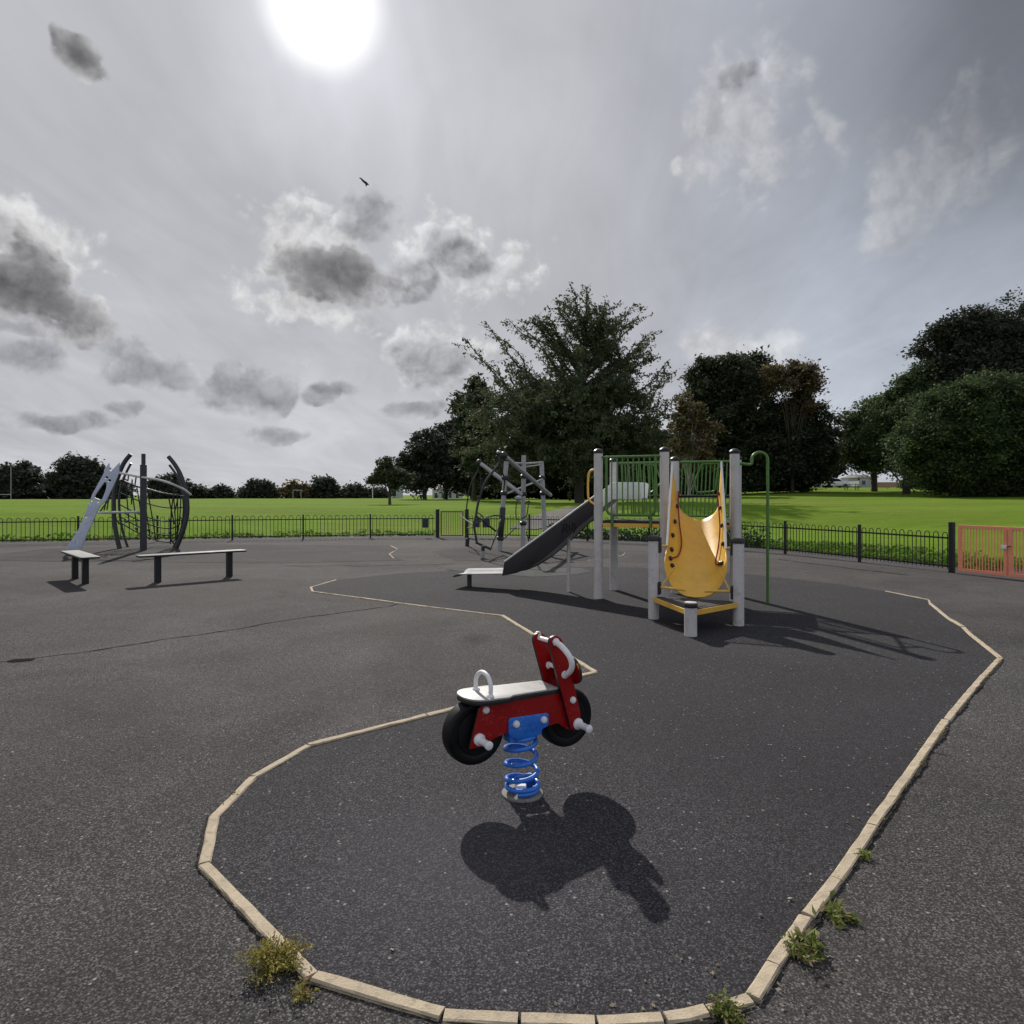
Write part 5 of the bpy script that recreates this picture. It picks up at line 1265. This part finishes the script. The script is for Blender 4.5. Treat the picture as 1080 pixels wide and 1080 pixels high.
# light reaches the puffs from the sun's side: compare with the cloud a little nearer the sun
n1 = billow(t.vm('NORMALIZE', t.vm('ADD', d, t.vm('SCALE', t.vm('NORMALIZE', t.vm('SUBTRACT', tuple(SUN), d)), None, 0.013))))
relief = t.m('SUBTRACT', n0, n1)
dens = lambda g_, a_: t.m('ADD', g_, t.m('MULTIPLY', n0, a_))
# veil brightness from the hazy sun
e1 = t.m('POWER', 2.718, t.m('MULTIPLY', theta, -1 / 0.26)); e2 = t.m('POWER', 2.718, t.m('MULTIPLY', theta, -1 / 0.055))
veil = t.m('ADD', 0.40, t.m('ADD', t.m('MULTIPLY', e1, 0.27), t.m('MULTIPLY', e2, 0.5)))
veil = t.m('ADD', veil, t.m('MULTIPLY', t.ss(el, 0.42, 0.0), 0.12))
st1 = t.noise(t.vm('MULTIPLY', P, (0.9, 0.55, 1.0)), 1.6, 4, 0.6, 0.8); st2 = t.noise(d, 3.2, 3, 0.55, 0.6); st3 = t.noise(t.vm('MULTIPLY', t.vm('ADD', P, t.vm('SCALE', t.noise(P, .8, 1, .5, col=True), None, .5)), (2.6, 0.45, 1.0)), 2.2, 5, 0.62, 0.4); veil = t.m('MULTIPLY', veil, t.ss(st3, 0.28, 0.72, 0.93, 1.07, 'LINEAR'))
veil = t.m('MULTIPLY', veil, t.ss(st1, 0.25, 0.75, 0.86, 1.14, 'LINEAR')); veil = t.m('MULTIPLY', veil, t.ss(st2, 0.25, 0.75, 0.9, 1.1, 'LINEAR'))
# the sky darkens away from the sun, to the upper right
a_, e_ = ae(1120, -10)
dk_ = t.ss(blob(1150, -10, 400, 250, .25), -0.15, 0.85)
veil = t.m('MULTIPLY', veil, t.m('SUBTRACT', 1.0, t.m('MULTIPLY', dk_, 0.58)))
right = t.ss(az, 0.0, 0.5)
veil = t.m('MULTIPLY', veil, t.ss(dy, 0.25, -0.3, 1.0, 1.5))
tint = t.mix(right, rgb((0.965, 0.98, 1.05)), rgb((0.915, 0.975, 1.11)))
base = t.mix(1.0, tint, t.mix(1.0, rgb((1, 1, 1)), rgb((1, 1, 1)), 'MULTIPLY'), 'MULTIPLY')
vc = t.new('ShaderNodeCombineColor'); [t.put(vc.inputs[i], veil) for i in range(3)]
base = t.mix(1.0, vc.outputs[0], tint, 'MULTIPLY')
def grey(v, c=(1, 1, 1)):
    q_ = t.new('ShaderNodeCombineColor'); [t.put(q_.inputs[i], t.m('MULTIPLY', v, c[i])) for i in range(3)]; return q_.outputs[0]
dw = dens(wisp, 1.9); aw_ = t.m('MULTIPLY', t.ss(dw, t.ss(az, 0.05, 0.3, -0.05, -0.2), t.ss(az, 0.05, 0.3, 0.5, 0.75)), t.ss(az, 0.05, 0.30, 0.85, 0.50))
brt = t.m('MULTIPLY', t.m('ADD', t.m('MULTIPLY', veil, 1.2), 0.085), t.m('ADD', 1.0, t.m('MULTIPLY', relief, 1.5)))
base = t.mix(aw_, base, grey(brt))
dm = dens(mid, 1.35)
cm = t.m('MULTIPLY', t.ss(dm, 0.0, 0.7, 0.42, 0.225), t.m('ADD', 1.0, t.m('MULTIPLY', relief, 3.4)))
base = t.mix(t.m('MULTIPLY', t.ss(dm, -0.05, 0.26), 0.72), base, grey(cm, (0.97, 0.985, 1.06)))
dh = dens(heavy, 1.7)
chh = t.m('MULTIPLY', t.ss(dh, 0.05, 0.75, 0.34, 0.115), t.m('ADD', 1.0, t.m('MULTIPLY', relief, 3.6)))
base = t.mix(t.m('MULTIPLY', t.ss(dh, -0.04, 0.26), 0.95), base, grey(chh, (1.0, 0.985, 1.0)))
disc = t.ss(theta, 0.084, 0.022); base = t.mix(disc, base, rgb((1.5, 1.48, 1.45)))
ten = t.mix(1.0, base, rgb((10, 10, 10)), 'MULTIPLY')
ten.node.clamp_result = False
mixs = t.mix(0.92, t.vm('MINIMUM', sky.outputs[0], (7.0, 7.0, 7.5)), ten)
t.put(bg.inputs['Color'], mixs)
w.cycles.sampling_method = 'MANUAL'; w.cycles.sample_map_resolution = 512
